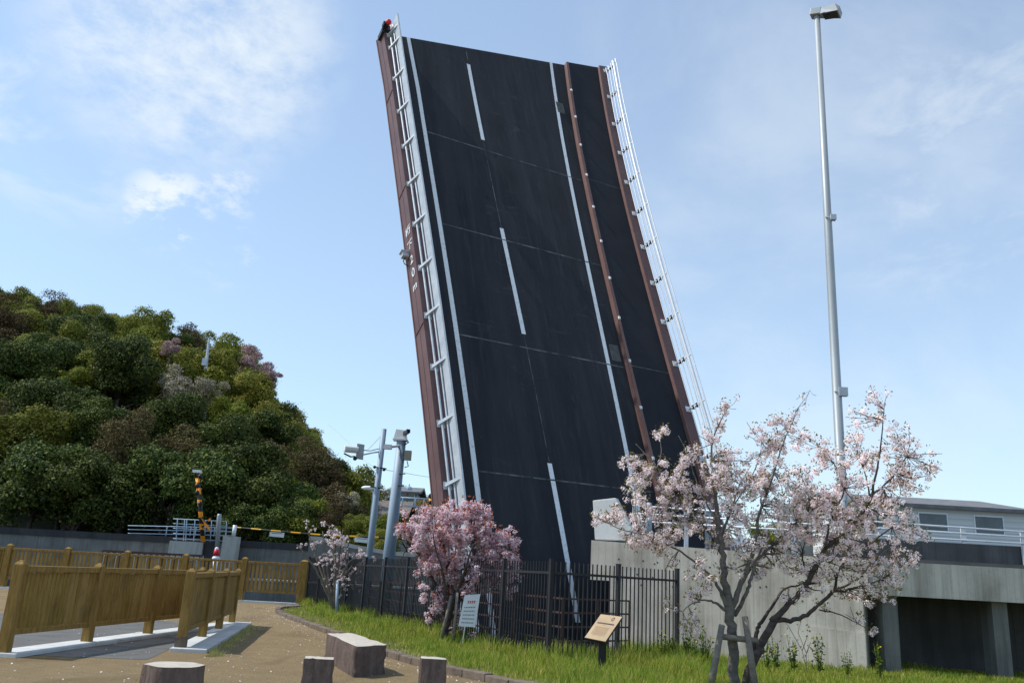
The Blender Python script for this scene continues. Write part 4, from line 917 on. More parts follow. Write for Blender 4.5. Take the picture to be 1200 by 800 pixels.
# ------------------------------------------------------------------ the hill and its trees
sky_px = [(-420, 300), (-200, 318), (0, 345), (100, 362), (196, 380), (240, 403), (270, 408), (295, 420), (322, 452), (350, 485), (376, 503), (392, 530), (410, 563), (430, 580), (460, 592), (500, 597), (560, 604), (640, 610), (800, 630)]
YR = 112
rid = [AT(x, y, YR) for x, y in sky_px]; rX = [p[0] for p in rid]; rZ = [max(p[2]-3.8, 2.6) for p in rid]
def hill(x, y):
    k = np.interp(x/y*YR, rX, rZ)      # ridge height in this bearing
    t = np.clip((y-60)/(YR-60), 0, 1.0); t = .82*t**.85+.18*t*t
    if y > YR: t = 1 - min((y-YR)/140, 1)*.6
    return 2.5+(k-2.5)*t + .9*math.sin(x*.35)*math.sin(y*.3)*min(t*3, 1)
xs_ = np.linspace(-140, 60, 60); ys_ = np.linspace(60, 240, 46)
b = MB(); b.grid([[(x*max(y, 60)/YR, y, hill(x*max(y, 60)/YR, y)) for x in xs_] for y in ys_]); tag(b.build('hill', M['forest_floor'], None, True), kind='structure')

def crown_mesh(name, mat, seed, R=3.2, H=2.4, lobes=16, leaves=5200, size=.17, open_=.0, flat=.85):
    r = np.random.default_rng(seed); C, N, Z = [], [], []
    lc = unit(lobes, r)*r.uniform(.2, .95, (lobes, 1))*np.array([R, R, H*1.1]); lr = r.uniform(.20, .50, lobes)*R*.8
    w = lr**2; w /= w.sum()
    for i in range(lobes):
        n = int(leaves*w[i]); d = unit(n, r); d[:, 2] = np.where(d[:, 2] < -.5, -d[:, 2], d[:, 2]); rad = lr[i]*(r.uniform(.55, 1.08, n)**.6)[:, None]
        bump = 1+.22*np.sin(d[:, 0]*7+i)*np.sin(d[:, 1]*8+i)*np.cos(d[:, 2]*6)+.12*np.sin(d[:, 0]*17+2*i)*np.sin(d[:, 2]*19)
        rad = rad*(1+(r.random((n, 1)) < .12)*r.uniform(0, .35, (n, 1))); p = lc[i]+d*rad*bump[:, None]*np.array([1, 1, flat]); nn = d+unit(n, r)*.75; nn /= np.linalg.norm(nn, axis=1, keepdims=True)
        C.append(p); N.append(nn)
    C, N = np.concatenate(C), np.concatenate(N)
    if open_ > 0: keep = r.random(len(C)) > open_; C, N = C[keep], N[keep]
    q = leaf_quads(C, N, size*r.uniform(.6, 1.4, len(C)), 1.0, r); return soup(q, name, mat)
def trunk_mesh(name, mat, seed, h=4.5, r0=.22, nb=6, R=2.4):
    r = random.Random(seed); b = MB(); top = np.array([r.uniform(-.3, .3), r.uniform(-.3, .3), h]); b.tube([(0, 0, -1.5), (0, 0, 0), top*.5+np.array([r.uniform(-.2, .2), 0, 0]), top], [r0*1.2, r0, r0*.75, r0*.4], 7)
    for k in range(nb):
        a = r.uniform(0, 6.28); s = top*r.uniform(.4, .9); e = s+np.array([math.cos(a)*R*r.uniform(.5, .9), math.sin(a)*R*r.uniform(.5, .9), r.uniform(.8, 2.2)]); b.tube([s, (s+e)/2+np.array([0, 0, .25]), e], [r0*.45, r0*.3, r0*.1], 5)
    return b.mesh(name, mat, True)
kinds = {}
def kind_(key, mat, bark_, n, **kw):
    kinds[key] = [(crown_mesh('crown', M[mat], hash(key) % 1000 + 31*i if False else sum(map(ord, key))*7+31*i, **kw), trunk_mesh('trunk', M[bark_], i*3+len(key), 4.2)) for i in range(n)]
kind_('dark', 'leaf_dark', 'bark_dark', 4, leaves=24000, size=.078, lobes=30)
kind_('mid', 'leaf_mid', 'bark_dark', 4, leaves=24000, size=.078, lobes=30)
kind_('yellow', 'leaf_yellow', 'bark_pale', 3, leaves=20000, size=.08, open_=.1, lobes=28)
kind_('brown', 'leaf_brown', 'bark_pale', 3, leaves=17000, size=.07, open_=.3, lobes=28)
kind_('cherry', 'leaf_cherry', 'bark_pale', 2, leaves=13000, size=.09, open_=.15, flat=.8)
kind_('whitish', 'leaf_whitish', 'bark_pale', 2, leaves=9000, size=.09, open_=.45)
LBL = {'dark': 'dark evergreen tree with dense glossy crown on the wooded hillside', 'mid': 'mid green broadleaf tree on the wooded hillside',
       'yellow': 'yellow green tree in fresh spring leaf on the wooded hillside', 'brown': 'brownish half-bare tree on the wooded hillside'}
cnt = 0
def hill_tree(key, x, y, z, sc, label=None, group='trees covering the hillside', rz=None, sz=None):
    global cnt
    me, tm = kinds[key][cnt % len(kinds[key])]; cnt += 1
    rz = random.uniform(0, 6.28) if rz is None else rz
    o = bpy.data.objects.new('hillside_tree', None); col.objects.link(o); o.location = (x, y, z); o.rotation_euler = (0, 0, rz); o.empty_display_size = .3
    tag(o, label or LBL[key], 'tree', group)
    s2 = sz or sc*random.uniform(.85, 1.15)
    c = bpy.data.objects.new('crown', me); col.objects.link(c); c.parent = o; c.location = (0, 0, 5.0*s2); c.scale = (sc, sc, s2)
    t = bpy.data.objects.new('trunk', tm); col.objects.link(t); t.parent = o; t.scale = (sc, sc, s2); return o
def px_tree(key, px, py, Y, sc, **kw):      # crown centre seen at this photo position
    p = AT(px, py, Y); return hill_tree(key, p[0], p[1], p[2]-5.0*sc, sc, sz=sc, **kw)
SKX, SKY = [p[0] for p in sky_px], [p[1] for p in sky_px]
def toppx(P): P = np.array(P, float)-CP; d_ = P@CF; return 600+FPX*(P@CR)/d_, 400-FPX*(P@CU)/d_
rr_ = random.Random(5)
y = 62.0
while y < 113:
    step = 3.5+(y-60)*.022; x = -66*y/YR*1.45
    while x < -3:
        X, Yv = x+rr_.uniform(-1.3, 1.3), y+rr_.uniform(-1.6, 1.6); sc = rr_.choice((.62, .75, .9, 1.0, 1.15))*rr_.uniform(.9, 1.1); z = hill(X, Yv)-.8+rr_.uniform(-.9, .7); ok = False
        for _ in range(8):
            px, py = toppx((X, Yv, z+6.9*sc)); lim = np.interp(px, SKX, SKY)
            p2 = toppx((X, Yv, z+5.2*sc)); rp = 3.3*sc*FPX/Yv
            if py > lim-3 and p2[1] > np.interp(px+rp, SKX, SKY)-2: ok = True; break
            z -= .7; sc *= .96
        if ok and -60 < px < 428 and z > -1 and np.interp(px, SKX, SKY) < 585:
            t_ = (Yv-60)/52; u = rr_.random()
            if t_ < .34: key = 'dark' if u < .60 else ('brown' if u < .76 else 'mid')
            elif t_ < .66: key = 'mid' if u < .44 else ('dark' if u < .62 else ('yellow' if u < .86 else 'brown'))
            else: key = 'mid' if u < .42 else ('yellow' if u < .66 else ('dark' if u < .86 else 'brown'))
            hill_tree(key, X, Yv, z, sc)
        x += step*rr_.uniform(.8, 1.25)
    y += step*.85
px_tree('cherry', 300, 432, 84, .74, label='pink-brown wild cherry tree on the skyline of the hill')
px_tree('cherry', 318, 446, 83, .42, label='smaller pink wild cherry at the lower edge of the skyline cherry')
px_tree('whitish', 213, 450, 76, .85, label='pale blossoming tree with white branches high on the left slope')
px_tree('whitish', 245, 458, 75, .5, label='sparse whitish blossoming tree right of the paler one on the slope')
px_tree('cherry', 200, 408, 80, .36, label='pale pink cherry at the left edge of the upper slope')
px_tree('yellow', 205, 428, 90, .9, label='bright yellow green tree just below the pale pink cherry')
px_tree('yellow', 252, 440, 88, .95, label='yellow green tree below the little pylon')
px_tree('brown', 362, 545, 66, .8, label='brown bare-branched tree low at the right of the wood')
px_tree('brown', 386, 568, 66, .6, label='brown bare-branched tree at the foot of the wood, rightmost')
px_tree('whitish', 408, 592, 64, .45, label='whitish flowering bush at the right foot of the hill')
px_tree('dark', 345, 590, 60, .85, label='dark tree at the right foot of the hill above the quay')
px_tree('dark', 300, 585, 59, 1.1, label='dark tree at the middle foot of the hill above the quay')
px_tree('dark', 250, 580, 59, 1.15, label='dark tree behind the tall striped signal post')
px_tree('dark', 205, 575, 58, 1.15, label='dark tree behind the left end of the white railings')
px_tree('dark', 150, 575, 58, 1.15, label='dark tree at the hill foot left of the landing')
px_tree('dark', 95, 575, 58, 1.15, label='dark tree at the hill foot, second from the left edge')
px_tree('dark', 40, 575, 58, 1.2, label='dark tree at the hill foot, leftmost')
px_tree('dark', 330, 615, 56, .7, label='low dark tree right behind the quay coping')
px_tree('dark', 285, 615, 56, .75, label='low dark tree behind the hanging plate of the gate arm')
for px, py, Y, sc, key, lab in ((396, 612, 55, .42, 'brown', 'reddish brown shrub behind the small white blossom tree'), (415, 622, 55, .42, 'mid', 'green shrub left of the thin camera pole'),
        (440, 622, 54, .40, 'mid', 'green shrub between the two camera poles'), (452, 636, 52, .34, 'yellow', 'low yellow green shrub between the camera poles'), (428, 592, 85, .7, 'brown', 'brown tree behind the lamp head'), (455, 590, 88, .75, 'brown', 'brown tree between the two camera poles'),
        (480, 622, 54, .40, 'dark', 'dark shrub right of the thick camera pole'), (492, 597, 80, .55, 'yellow', 'yellow green tree behind the orange crossing sign'), (514, 604, 70, .6, 'yellow', 'yellow green tree half hidden by the brown bridge girder'), (366, 612, 56, .6, 'mid', 'green bush at the end of the dark quay coping'), (420, 640, 50, .25, 'mid', 'small hedge clump on the sloping quay')):
    px_tree(key, px, py, Y, sc, label=lab, group='shrubs and trees on the far bank')
for x, lab in ((900, 'far green tree behind the approach railing'), (960, 'far green tree behind the beige cabinet'), (1130, 'far green tree beyond the white sided building')):
    px_tree('mid', x, 640, 120, 1.1, label=lab, group='far trees on the right')
# little pylon on the hill
o = empty('hill_mast', AT(243, 430, 78), 0, 'thin pale utility mast rising among the trees on the hill', 'mast')
b = MB(); b.tube([AT(241, 432, 78), AT(245, 397, 78)], [.16, .10], 6); b.tube([AT(239, 411, 78), AT(250, 408, 78)], .06, 5); b.tube([AT(241, 404, 78), AT(248, 403, 78)], .05, 5); b.box(AT(240, 424, 77.8), (.45, .3, .7)); b.build('mast', M['galv'], o)

# ------------------------------------------------------------------ blossom trees
def blossom_tree(name, label, base_px, Y, branches, blobs, petal, leafm, bark_m, per=20, cl_r=.075, fl=.022, nfl=15, leaf_ratio=.18, depth=.9, seed=1, twigs=5, group=None, leaf_sz=.035, leaf_low=False, pxm=None, rsc=1.0, spread=.42):
    r = np.random.default_rng(seed); R2 = random.Random(seed)
    B = G(*base_px); Yb = Y
    o = empty(name, (B[0], B[1], 0) if abs(B[1]-Y) < 2 else (AT(base_px[0], base_px[1], Y)[0], Y, 0), 0, label, 'tree', group)
    pxm = FPX/Y                                             # photo pixels per metre at the tree
    b = MB(); nodes = []
    for br_ in branches:
        dy0, dy1 = br_[0]; pts = br_[1:]; P = []; n = len(pts)
        for i, (x, y_, rad) in enumerate(pts):
            t = i/(n-1); P.append(AT(x, y_, Y+dy0+(dy1-dy0)*t))
        rad = [p[2]*rsc/pxm for p in pts]; C = smooth_curve(P, 5); RR = np.interp(np.linspace(0, n-1, len(C)), range(n), rad)
        C = [c+r.normal(size=3)*min(.012, RR[i]*.3)*(0 if i in (0, len(C)-1) else 1) for i, c in enumerate(C)]
        b.tube(C, RR, 9); nodes += [(c, RR[i]) for i, c in enumerate(C) if i > 2]
    NP = np.array([c for c, _ in nodes]); NRr = np.array([q for _, q in nodes])
    fc, fnm, lcn, lnm = [], [], [], []; tb_ = b
    for (x, y_, rad, dens) in blobs:
        rm = rad/pxm; n = max(2, int(per*dens*(rad/25)**2)); c0 = AT(x, y_, Y); i = np.argmin(np.linalg.norm((NP-c0)*np.array([1, .4, 1]), axis=1)); c0 = AT(x, y_, .5*Y+.5*NP[i][1])
        # sub-clusters strung along twigs that leave the nearest branch
        tw = max(2, int(twigs*(rad/25)))
        ends = []
        for k in range(tw):
            d = unit(1, r)[0]; e = c0 + d*np.array([rm, max(rm, depth*.55), rm])*r.uniform(.6, 1.05); mid_ = (NP[i]+e)/2+unit(1, r)[0]*rm*.22
            C = smooth_curve([NP[i], mid_, e], 4); tb_.tube(C, list(np.linspace(min(NRr[i]*.6, .016), .004, len(C))), 4, cap=False); ends.append(C)
        for k in range(n):
            C = ends[R2.randrange(tw)]; t = r.uniform(.3, 1)**.6; q = C[min(int(t*len(C)), len(C)-1)] + unit(1, r)[0]*rm*r.uniform(.0, spread)
            cr = cl_r*r.uniform(.6, 1.35); m_ = int(nfl*r.uniform(.6, 1.3)*(cr/cl_r)**2)+3; d = unit(m_, r)
            fc.append(q+d*cr*r.uniform(.5, 1, (m_, 1))); fnm.append(d*.7+unit(m_, r)*.5+np.array([-.45, -.05, .6]))
            m2 = r.poisson(leaf_ratio*nfl*(1.5 if leaf_low and y_ > 660 else 1))
            if m2: d2 = unit(m2, r); lcn.append(q+d2*cr*1.35+np.array([0, 0, cr*.6])); lnm.append(unit(m2, r))
    b.build('trunk', bark_m, o, True)
    fc, fnm = np.concatenate(fc), np.concatenate(fnm); fnm /= np.linalg.norm(fnm, axis=1, keepdims=True)
    link('blossom', soup(leaf_quads(fc, fnm, fl*r.uniform(.7, 1.3, len(fc)), 1, r, five=True), 'blossom', petal), o)
    if lcn:
        lcn, lnm = np.concatenate(lcn), np.concatenate(lnm)
        link('young_leaves', soup(leaf_quads(lcn, lnm, leaf_sz*r.uniform(.6, 1.2, len(lcn)), .55, r), 'young_leaves', leafm), o)
    return o
tA = [[(0, 0), (858, 822, 13), (859, 780, 12.5), (858, 740, 12), (855, 708, 11.5), (849, 675, 8.5), (846, 645, 7.5), (842, 615, 6.5), (838, 580, 4.6), (834, 545, 3.2), (835, 515, 2.2), (846, 490, 1.3), (853, 478, .8)],
      [(0, -.5), (857, 712, 8), (868, 684, 6), (880, 655, 5), (886, 628, 4.2), (891, 600, 3.2), (905, 560, 2.2), (917, 520, 1.3), (928, 496, .9), (934, 480, .7), (944, 466, .5), (950, 456, .3)],
      [(0, .4), (844, 640, 5), (829, 622, 4), (815, 603, 3.5), (799, 582, 3), (778, 557, 2.2), (759, 535, 1.5), (745, 520, .9)],
      [(0, -.5), (852, 712, 6), (842, 688, 4), (833, 674, 3), (806, 652, 2.4), (787, 640, 2), (760, 628, 1.4), (728, 620, 1), (700, 606, .7)],
      [(0, -.3), (852, 716, 5), (838, 706, 3), (826, 703, 2.2), (812, 706, 1.4), (800, 716, .9)],
      [(0, .5), (843, 634, 4), (852, 610, 3), (858, 594, 2.2), (866, 570, 1.5), (880, 545, 1)],
      [(.1, -.2), (861, 720, 6), (869, 706, 5), (876, 690, 4.4), (883, 668, 3.6), (889, 650, 2.5), (902, 625, 1.6)],
      [(0, .2), (866, 690, 4), (882, 662, 3.5), (904, 640, 3), (926, 620, 2.2), (948, 600, 1.5), (968, 588, .9)],
      [(0, .3), (842, 612, 3), (828, 590, 2), (815, 560, 1.5), (805, 530, 1), (795, 510, .6)],
      [(0, .2), (770, 548, 1.6), (775, 530, 1.2), (773, 512, .8)],
      [(0, 0), (858, 594, 1.6), (880, 560, 1.2), (895, 520, .8)]]
bA = [(905, 655, 14, .5), (870, 660, 14, .5), (850, 665, 10, .4), (815, 655, 10, .5), (920, 655, 14, .5), (936, 488, 11, .45), (944, 468, 8, .3), (800, 560, 16, 1), (846, 570, 18, 1), (820, 625, 16, .8), (890, 575, 18, 1), (860, 630, 16, .7), (740, 575, 12, .8), (720, 597, 16, 1), (745, 590, 20, 1), (772, 597, 20, 1), (735, 545, 13, 1), (748, 560, 14, .9), (775, 507, 9, 1.6), (764, 556, 18, 1), (790, 577, 20, 1), (698, 608, 8, 1), (712, 600, 10, 1), (735, 630, 13, .9), (757, 634, 17, 1.1), (780, 630, 17, 1), (800, 620, 17, .9),
      (815, 598, 20, .9), (832, 565, 22, 1), (806, 542, 15, .9), (822, 518, 14, .8), (850, 540, 20, 1), (872, 562, 24, 1), (862, 600, 22, .9), (855, 478, 12, 1.1), (842, 498, 11, .9), (912, 500, 16, 1.1), (890, 532, 20, 1.1), (916, 560, 22, 1.1), (925, 520, 14, 1), (900, 598, 22, .9), (880, 500, 10, .9),
      (825, 680, 14, 1.2), (812, 690, 10, 1.2), (806, 742, 7, 1.6), (816, 734, 7, 1.3), (785, 708, 6, 1.2), (878, 640, 15, .7), (905, 632, 18, .8), (838, 640, 12, .6), (783, 664, 7, .8), (930, 600, 20, .9), (940, 575, 18, .9), (772, 640, 12, .9), (895, 668, 14, .6)]
blossom_tree('cherry_tree', 'large pale pink cherry tree with an upright trunk, tied to wooden stakes', (858, 812), 13.5, tA, bA, M['petal_pale'], M['young_leaf'], M['bark'], per=64, cl_r=.056, fl=.0125, nfl=30, leaf_ratio=.19, seed=3, twigs=14, rsc=.46, spread=.55, leaf_sz=.026, group='blossoming cherry trees', leaf_low=True)
tB = [[(0, 0), (868, 820, 9), (876, 790, 10), (886, 768, 10), (896, 748, 9.5), (906, 724, 9)],
      [(0, -.3), (904, 728, 8), (925, 708, 6.6), (944, 685, 6), (958, 660, 5.6), (968, 642, 5.4), (990, 625, 4.4), (1008, 604, 3.8), (1021, 582, 3.4), (1028, 548, 2.4), (1033, 515, 1.6), (1036, 480, 1)],
      [(0, .3), (905, 727, 7), (922, 727, 5.6), (942, 722, 5), (962, 706, 4.4), (978, 690, 3.8), (983, 668, 2.6), (1000, 650, 2.4), (1020, 636, 2), (1045, 618, 1.3)],
      [(.3, .5), (976, 692, 3), (995, 684, 2.6), (1010, 674, 2.2), (1023, 658, 1.8), (1045, 640, 1)],
      [(.3, .2), (976, 692, 2.6), (1000, 689, 2.2), (1018, 684, 1.8), (1045, 672, 1.2), (1070, 650, .8)],
      [(.1, .4), (882, 770, 6), (886, 742, 5), (892, 728, 4.4), (906, 708, 3.4), (919, 690, 2.6), (940, 684, 2), (962, 672, 1)],
      [(-.2, 0), (968, 642, 3), (972, 615, 2.6), (982, 592, 2.2), (989, 572, 1.8), (980, 548, 1.2), (965, 525, .7)],
      [(-.2, .2), (1020, 586, 2.4), (1015, 560, 1.6), (1005, 530, 1)],
      [(-.2, .2), (1022, 580, 2.6), (1045, 560, 2), (1065, 530, 1.2)],
      [(0, -.3), (960, 714, 1.8), (985, 720, 1.4), (1005, 730, 1), (1024, 740, .6)],
      [(0, .4), (948, 680, 2.6), (940, 655, 2), (945, 625, 1.4), (950, 595, .8)]]
bB = [(1005, 690, 16, .6), (975, 672, 15, .6), (1028, 708, 12, .5), (1045, 690, 14, .6), (955, 672, 13, .6), (1022, 660, 16, .8), (1060, 660, 18, .8), (950, 690, 14, .5), (1000, 670, 16, .6), (1020, 690, 12, .4), (985, 700, 12, .35), (925, 700, 10, .3), (1005, 720, 9, .3), (920, 640, 18, .8), (1000, 490, 10, .7), (940, 560, 16, 1), (1010, 625, 18, .9), (970, 610, 18, .9), (1040, 590, 18, 1), (952, 520, 16, 1), (975, 545, 20, 1), (997, 535, 16, .9), (1003, 515, 12, .8), (1026, 495, 13, 1), (1026, 466, 10, 1.2), (962, 578, 22, 1), (1000, 575, 20, 1), (1002, 608, 22, .9), (945, 620, 22, .9), (985, 640, 20, .9), (1012, 645, 20, .9), (1022, 600, 20, .9), (965, 662, 17, .8),
      (930, 668, 14, .7), (1050, 520, 22, 1), (1065, 570, 25, 1), (1058, 625, 24, .9), (1085, 545, 18, .9), (940, 690, 10, .7), (968, 712, 7, .8), (1020, 742, 6, .9), (1035, 670, 16, .8), (1020, 545, 16, 1), (985, 595, 18, .9)]
blossom_tree('cherry_tree', 'pale pink cherry tree with a dark leaning trunk spreading to the right', (870, 812), 13.7, tB, bB, M['petal_pale'], M['young_leaf'], M['bark_dark'], per=64, cl_r=.056, fl=.0125, nfl=30, leaf_ratio=.22, seed=8, twigs=14, rsc=.47, spread=.55, leaf_sz=.026, group='blossoming cherry trees', leaf_low=True)
# support stakes of the big cherry
o = empty('tree_support', (*G(858, 800)[:2], 0), 0, 'round wooden stakes and crossbar propping the large cherry trunk', 'tree support')
for x0, y0, x1, y1, dy in ((830, 812, 846, 732, -.35), (887, 812, 873, 722, -.35)):
    b = MB(); b.tube([AT(x0, y0+8, 13.5+dy), AT(x1, y1, 13.36)], [.055, .045], 10); b.build('stake', M['stake'], o, True)
b = MB(); b.tube([AT(842, 745, 13.35), AT(888, 750.5, 13.35)], .045, 10); b.build('crossbar', M['stake'], o, True)
# pink tree
tC = [[(0, 0), (521, 762, 10), (523, 735, 9), (527, 712, 8), (532, 690, 6)]] + \
     [[(0, dy), (523, 735, 6), (526+dx*.15, 705, 5), (530+dx*.45, 672, 3.2), (530+dx*.8, 640, 2), (530+dx, ty, .9)] for dx, ty, dy in ((-55, 612, .2), (-25, 606, -.4), (5, 600, .5), (35, 608, -.2), (62, 625, .4), (72, 655, -.3), (-12, 640, .6), (30, 640, -.6), (-60, 655, 0), (55, 700, .2))]
bC = []
for x, y_, rd_, dn_ in ((480, 613, 15, 1), (470, 622, 10, 1), (500, 612, 17, 1), (525, 608, 18, 1), (550, 606, 18, 1), (575, 614, 16, 1), (595, 632, 14, 1), (600, 655, 13, 1), (494, 640, 17, 1), (520, 635, 22, 1), (548, 635, 23, 1), (575, 642, 20, 1), (592, 668, 13, 1), (500, 668, 17, 1), (525, 665, 20, 1), (552, 665, 21, 1), (578, 668, 18, 1),
                     (495, 690, 9, .5), (518, 690, 13, .9), (545, 688, 15, .9), (572, 692, 12, .8), (594, 690, 9, .9), (600, 700, 6, .8), (567, 600, 9, 1), (498, 725, 6, .8), (536, 740, 6, .4), (510, 706, 8, .6), (555, 745, 5, .8), (485, 628, 12, 1), (560, 620, 16, 1)):
    bC.append((x, y_, rd_, dn_))
bC += [(545, 702, 8, .8), (539, 722, 6, .8), (530, 735, 5, .6), (548, 735, 5, .7)]
blossom_tree('cherry_tree', 'rounded deep pink blossoming tree with red young leaves before the fence', (521, 757), 20.0, tC, bC, M['petal_pink'], M['red_leaf'], M['bark_dark'], per=135, cl_r=.080, fl=.020, nfl=28, leaf_ratio=.08, seed=5, twigs=10, rsc=.42, depth=1.0, spread=.6, group='blossoming cherry trees', leaf_sz=.05)
o = empty('tree_support', (*G(525, 757)[:2], 0), 0, 'thin pale stakes leaning against the pink blossom tree', 'tree support')
for x0, y0, x1, y1 in ((515, 752, 529, 697), (531, 750, 536, 694)):
    b = MB(); b.tube([AT(x0, y0+5, 19.6), AT(x1, y1, 19.7)], .035, 8); b.build('stake', M['stake'], o, True)
# small sparse white tree
tD = [[(0, 0), (390, 724, 3.4), (392, 690, 2.8), (393, 665, 2), (392, 640, 1.2), (385, 615, .6)]] + \
     [[(0, dy), (391, 714, 2.4), (390+dx*.2, 690, 2), (390+dx*.55, 662, 1.3), (390+dx, ty, .6)] for dx, ty, dy in ((-30, 618, .3), (-42, 638, -.3), (20, 632, .3), (30, 650, -.3), (12, 620, 0), (-12, 622, .4), (42, 655, .2), (-22, 650, -.2))]
bD = [(360, 616, 7, .8), (368, 640, 8, .8), (383, 628, 10, 1), (395, 640, 13, 1.2), (405, 655, 13, 1.2), (415, 645, 10, 1), (392, 665, 13, 1), (408, 672, 12, 1), (425, 665, 9, .8), (380, 655, 9, .8), (400, 690, 9, .7), (352, 636, 5, .7), (375, 610, 5, .7), (436, 655, 5, .6), (420, 690, 7, .5), (384, 680, 7, .5), (403, 632, 8, 1)]
blossom_tree('cherry_tree', 'small sparse white blossoming sapling near the far end of the path', (391, 723), 29.4, tD, bD, M['petal_white'], M['young_leaf'], M['bark_pale'], per=190, cl_r=.045, fl=.026, nfl=6, rsc=.75, spread=1.0, leaf_ratio=.05, seed=6, twigs=7, group='blossoming cherry trees', leaf_sz=.05)
b = MB(); b.tube([AT(394.5, 725, 29.1), AT(395.5, 680, 29.2)], .055, 8); o = empty('tree_support', (*AT(394.5, 725, 29.1)[:2], 0), 0, 'short blue grey pipe stake beside the small white sapling', 'tree support'); b.build('stake', M['pole_blue'], o, True)

# ------------------------------------------------------------------ grass, weeds, petals
def in_poly(pts, poly):
    x, y = pts[:, 0], pts[:, 1]; ins = np.zeros(len(pts), bool); n = len(poly); j = n-1
    for i in range(n):
        xi, yi, xj, yj = poly[i][0], poly[i][1], poly[j][0], poly[j][1]
        c = ((yi > y) != (yj > y)) & (x < (xj-xi)*(y-yi)/(yj-yi+1e-12)+xi); ins ^= c; j = i
    return ins
def seg_dist(p, a, c):
    d = c-a; t = np.clip(((p-a)@d)/(d@d), 0, 1); return np.linalg.norm(p-(a+t[:, None]*d), axis=1)
turf2 = [(p[0], p[1]) for p in tp]; kerbl = np.array(kc)
r = np.random.default_rng(11)
def clump(p, s=1.3, seed=0):
    rs = np.random.default_rng(seed); v = 0
    for k in range(6): a = rs.uniform(0, 6.28); w = rs.uniform(.6, 2.6)*s; v = v+np.sin((p[:, 0]*math.cos(a)+p[:, 1]*math.sin(a))*w+rs.uniform(0, 6.28))
    return v/6
def blades(N, box, hfun, wid, mat, name, label, dens=None, dry=None):
    p = np.stack([r.uniform(box[0], box[1], N), r.uniform(box[2], box[3], N)], 1); p = p[in_poly(p, turf2)]
    dk = np.min(np.linalg.norm(p[:, None, :]-kerbl[None], axis=2), axis=1); df = np.minimum(seg_dist(p, FB, FA), seg_dist(p, FB, FC))
    keep = dens(p, dk, df) > r.random(len(p)); p, dk, df = p[keep], dk[keep], df[keep]
    h = hfun(p, dk, df)*r.uniform(.55, 1.25, len(p)); a = r.uniform(0, 6.28, len(p)); la = r.uniform(0, 6.28, len(p)); ln = h*r.uniform(.08, .6, len(p))
    w = wid*r.uniform(.6, 1.4, len(p))*np.clip(p[:, 1]/16, .8, 2.2)
    c = np.stack([p[:, 0], p[:, 1], np.zeros(len(p))], 1); wx = np.stack([np.cos(a)*w, np.sin(a)*w, 0*w], 1); le = np.stack([np.cos(la)*ln, np.sin(la)*ln, h], 1)
    mid_ = c+le*np.array([.35, .35, .6])
    q1 = np.stack([c-wx, c+wx, mid_+wx*.75, mid_-wx*.75], 1); tip = c+le; q2 = np.stack([mid_-wx*.75, mid_+wx*.75, tip+wx*.08, tip-wx*.08], 1)
    # weld the two quads of one blade into one island
    V = np.stack([c-wx, c+wx, mid_+wx*.75, mid_-wx*.75, tip+wx*.08, tip-wx*.08], 1).reshape(-1, 3).astype(np.float32); n = len(p)
    F_ = (np.arange(n)[:, None, None]*6 + np.array([[0,1,2,3],[3,2,4,5]])[None]).reshape(-1).astype(np.int32)
    me = bpy.data.meshes.new(name); me.vertices.add(len(V)); me.vertices.foreach_set('co', V.reshape(-1)); me.loops.add(len(F_)); me.loops.foreach_set('vertex_index', F_)
    me.polygons.add(2*n); me.polygons.foreach_set('loop_start', np.arange(0, 8*n, 4, dtype=np.int32)); me.materials.append(mat); me.update(calc_edges=True)
    return tag(link(name, me), label, 'grass', kind='stuff')
def h_green(p, dk, df): return (.05+.10*np.clip(dk/1.3, 0, 1)+.17*np.exp(-df/.45))*(1+.45*clump(p)+.55*clump(p, 4.5, 8))*np.where(p[:, 0] > 1, 1.25, 1)*np.where(p[:, 0] > 4.5, .62, 1)
def d_green(p, dk, df): return np.clip(-.30+1.2*clump(p, 2.2, 4)+1.05*np.clip(dk/1.5, 0, 1)+.2*(p[:, 1] < 21), .05, 1)
blades(190000, (-1.6, 12, 11, 20.3), h_green, .0055, M['grass'], 'grass', 'bright green grass between the kerb and the black fence', d_green)
blades(120000, (-9, -.2, 14, 36), h_green, .006, M['grass'], 'grass', 'green grass strip under the pink and white blossom trees', d_green)
blades(120000, (-9, 6, 11, 36), lambda p, dk, df: .07+.06*clump(p, 2, 2)**2+0*dk, .006, M['grass_dry'], 'grass', 'yellowish dry grass next to the kerb', lambda p, dk, df: np.clip(1.2-dk/1.1, .14, 1)*np.clip(.7+1.2*clump(p, 1.6, 21), .2, 1))
blades(16000, (-9, 8, 11, 36), lambda p, dk, df: .16+.10*clump(p, 3, 5)+0*dk, .004, M['grass_dry'], 'grass', 'dead straw stalks standing among the green grass', lambda p, dk, df: np.clip(.3+1.1*clump(p, 1.3, 31), .03, 1))
blades(60000, (-4, 5, 14, 24), lambda p, dk, df: .30+.16*clump(p, 5, 3)+0*dk, .0065, M['grass'], 'grass', 'taller ragged grass tufts along the foot of the fence', lambda p, dk, df: (clump(p, 3.4, 77) > .16)*np.exp(-(df/.7)**2)*.8+.004)
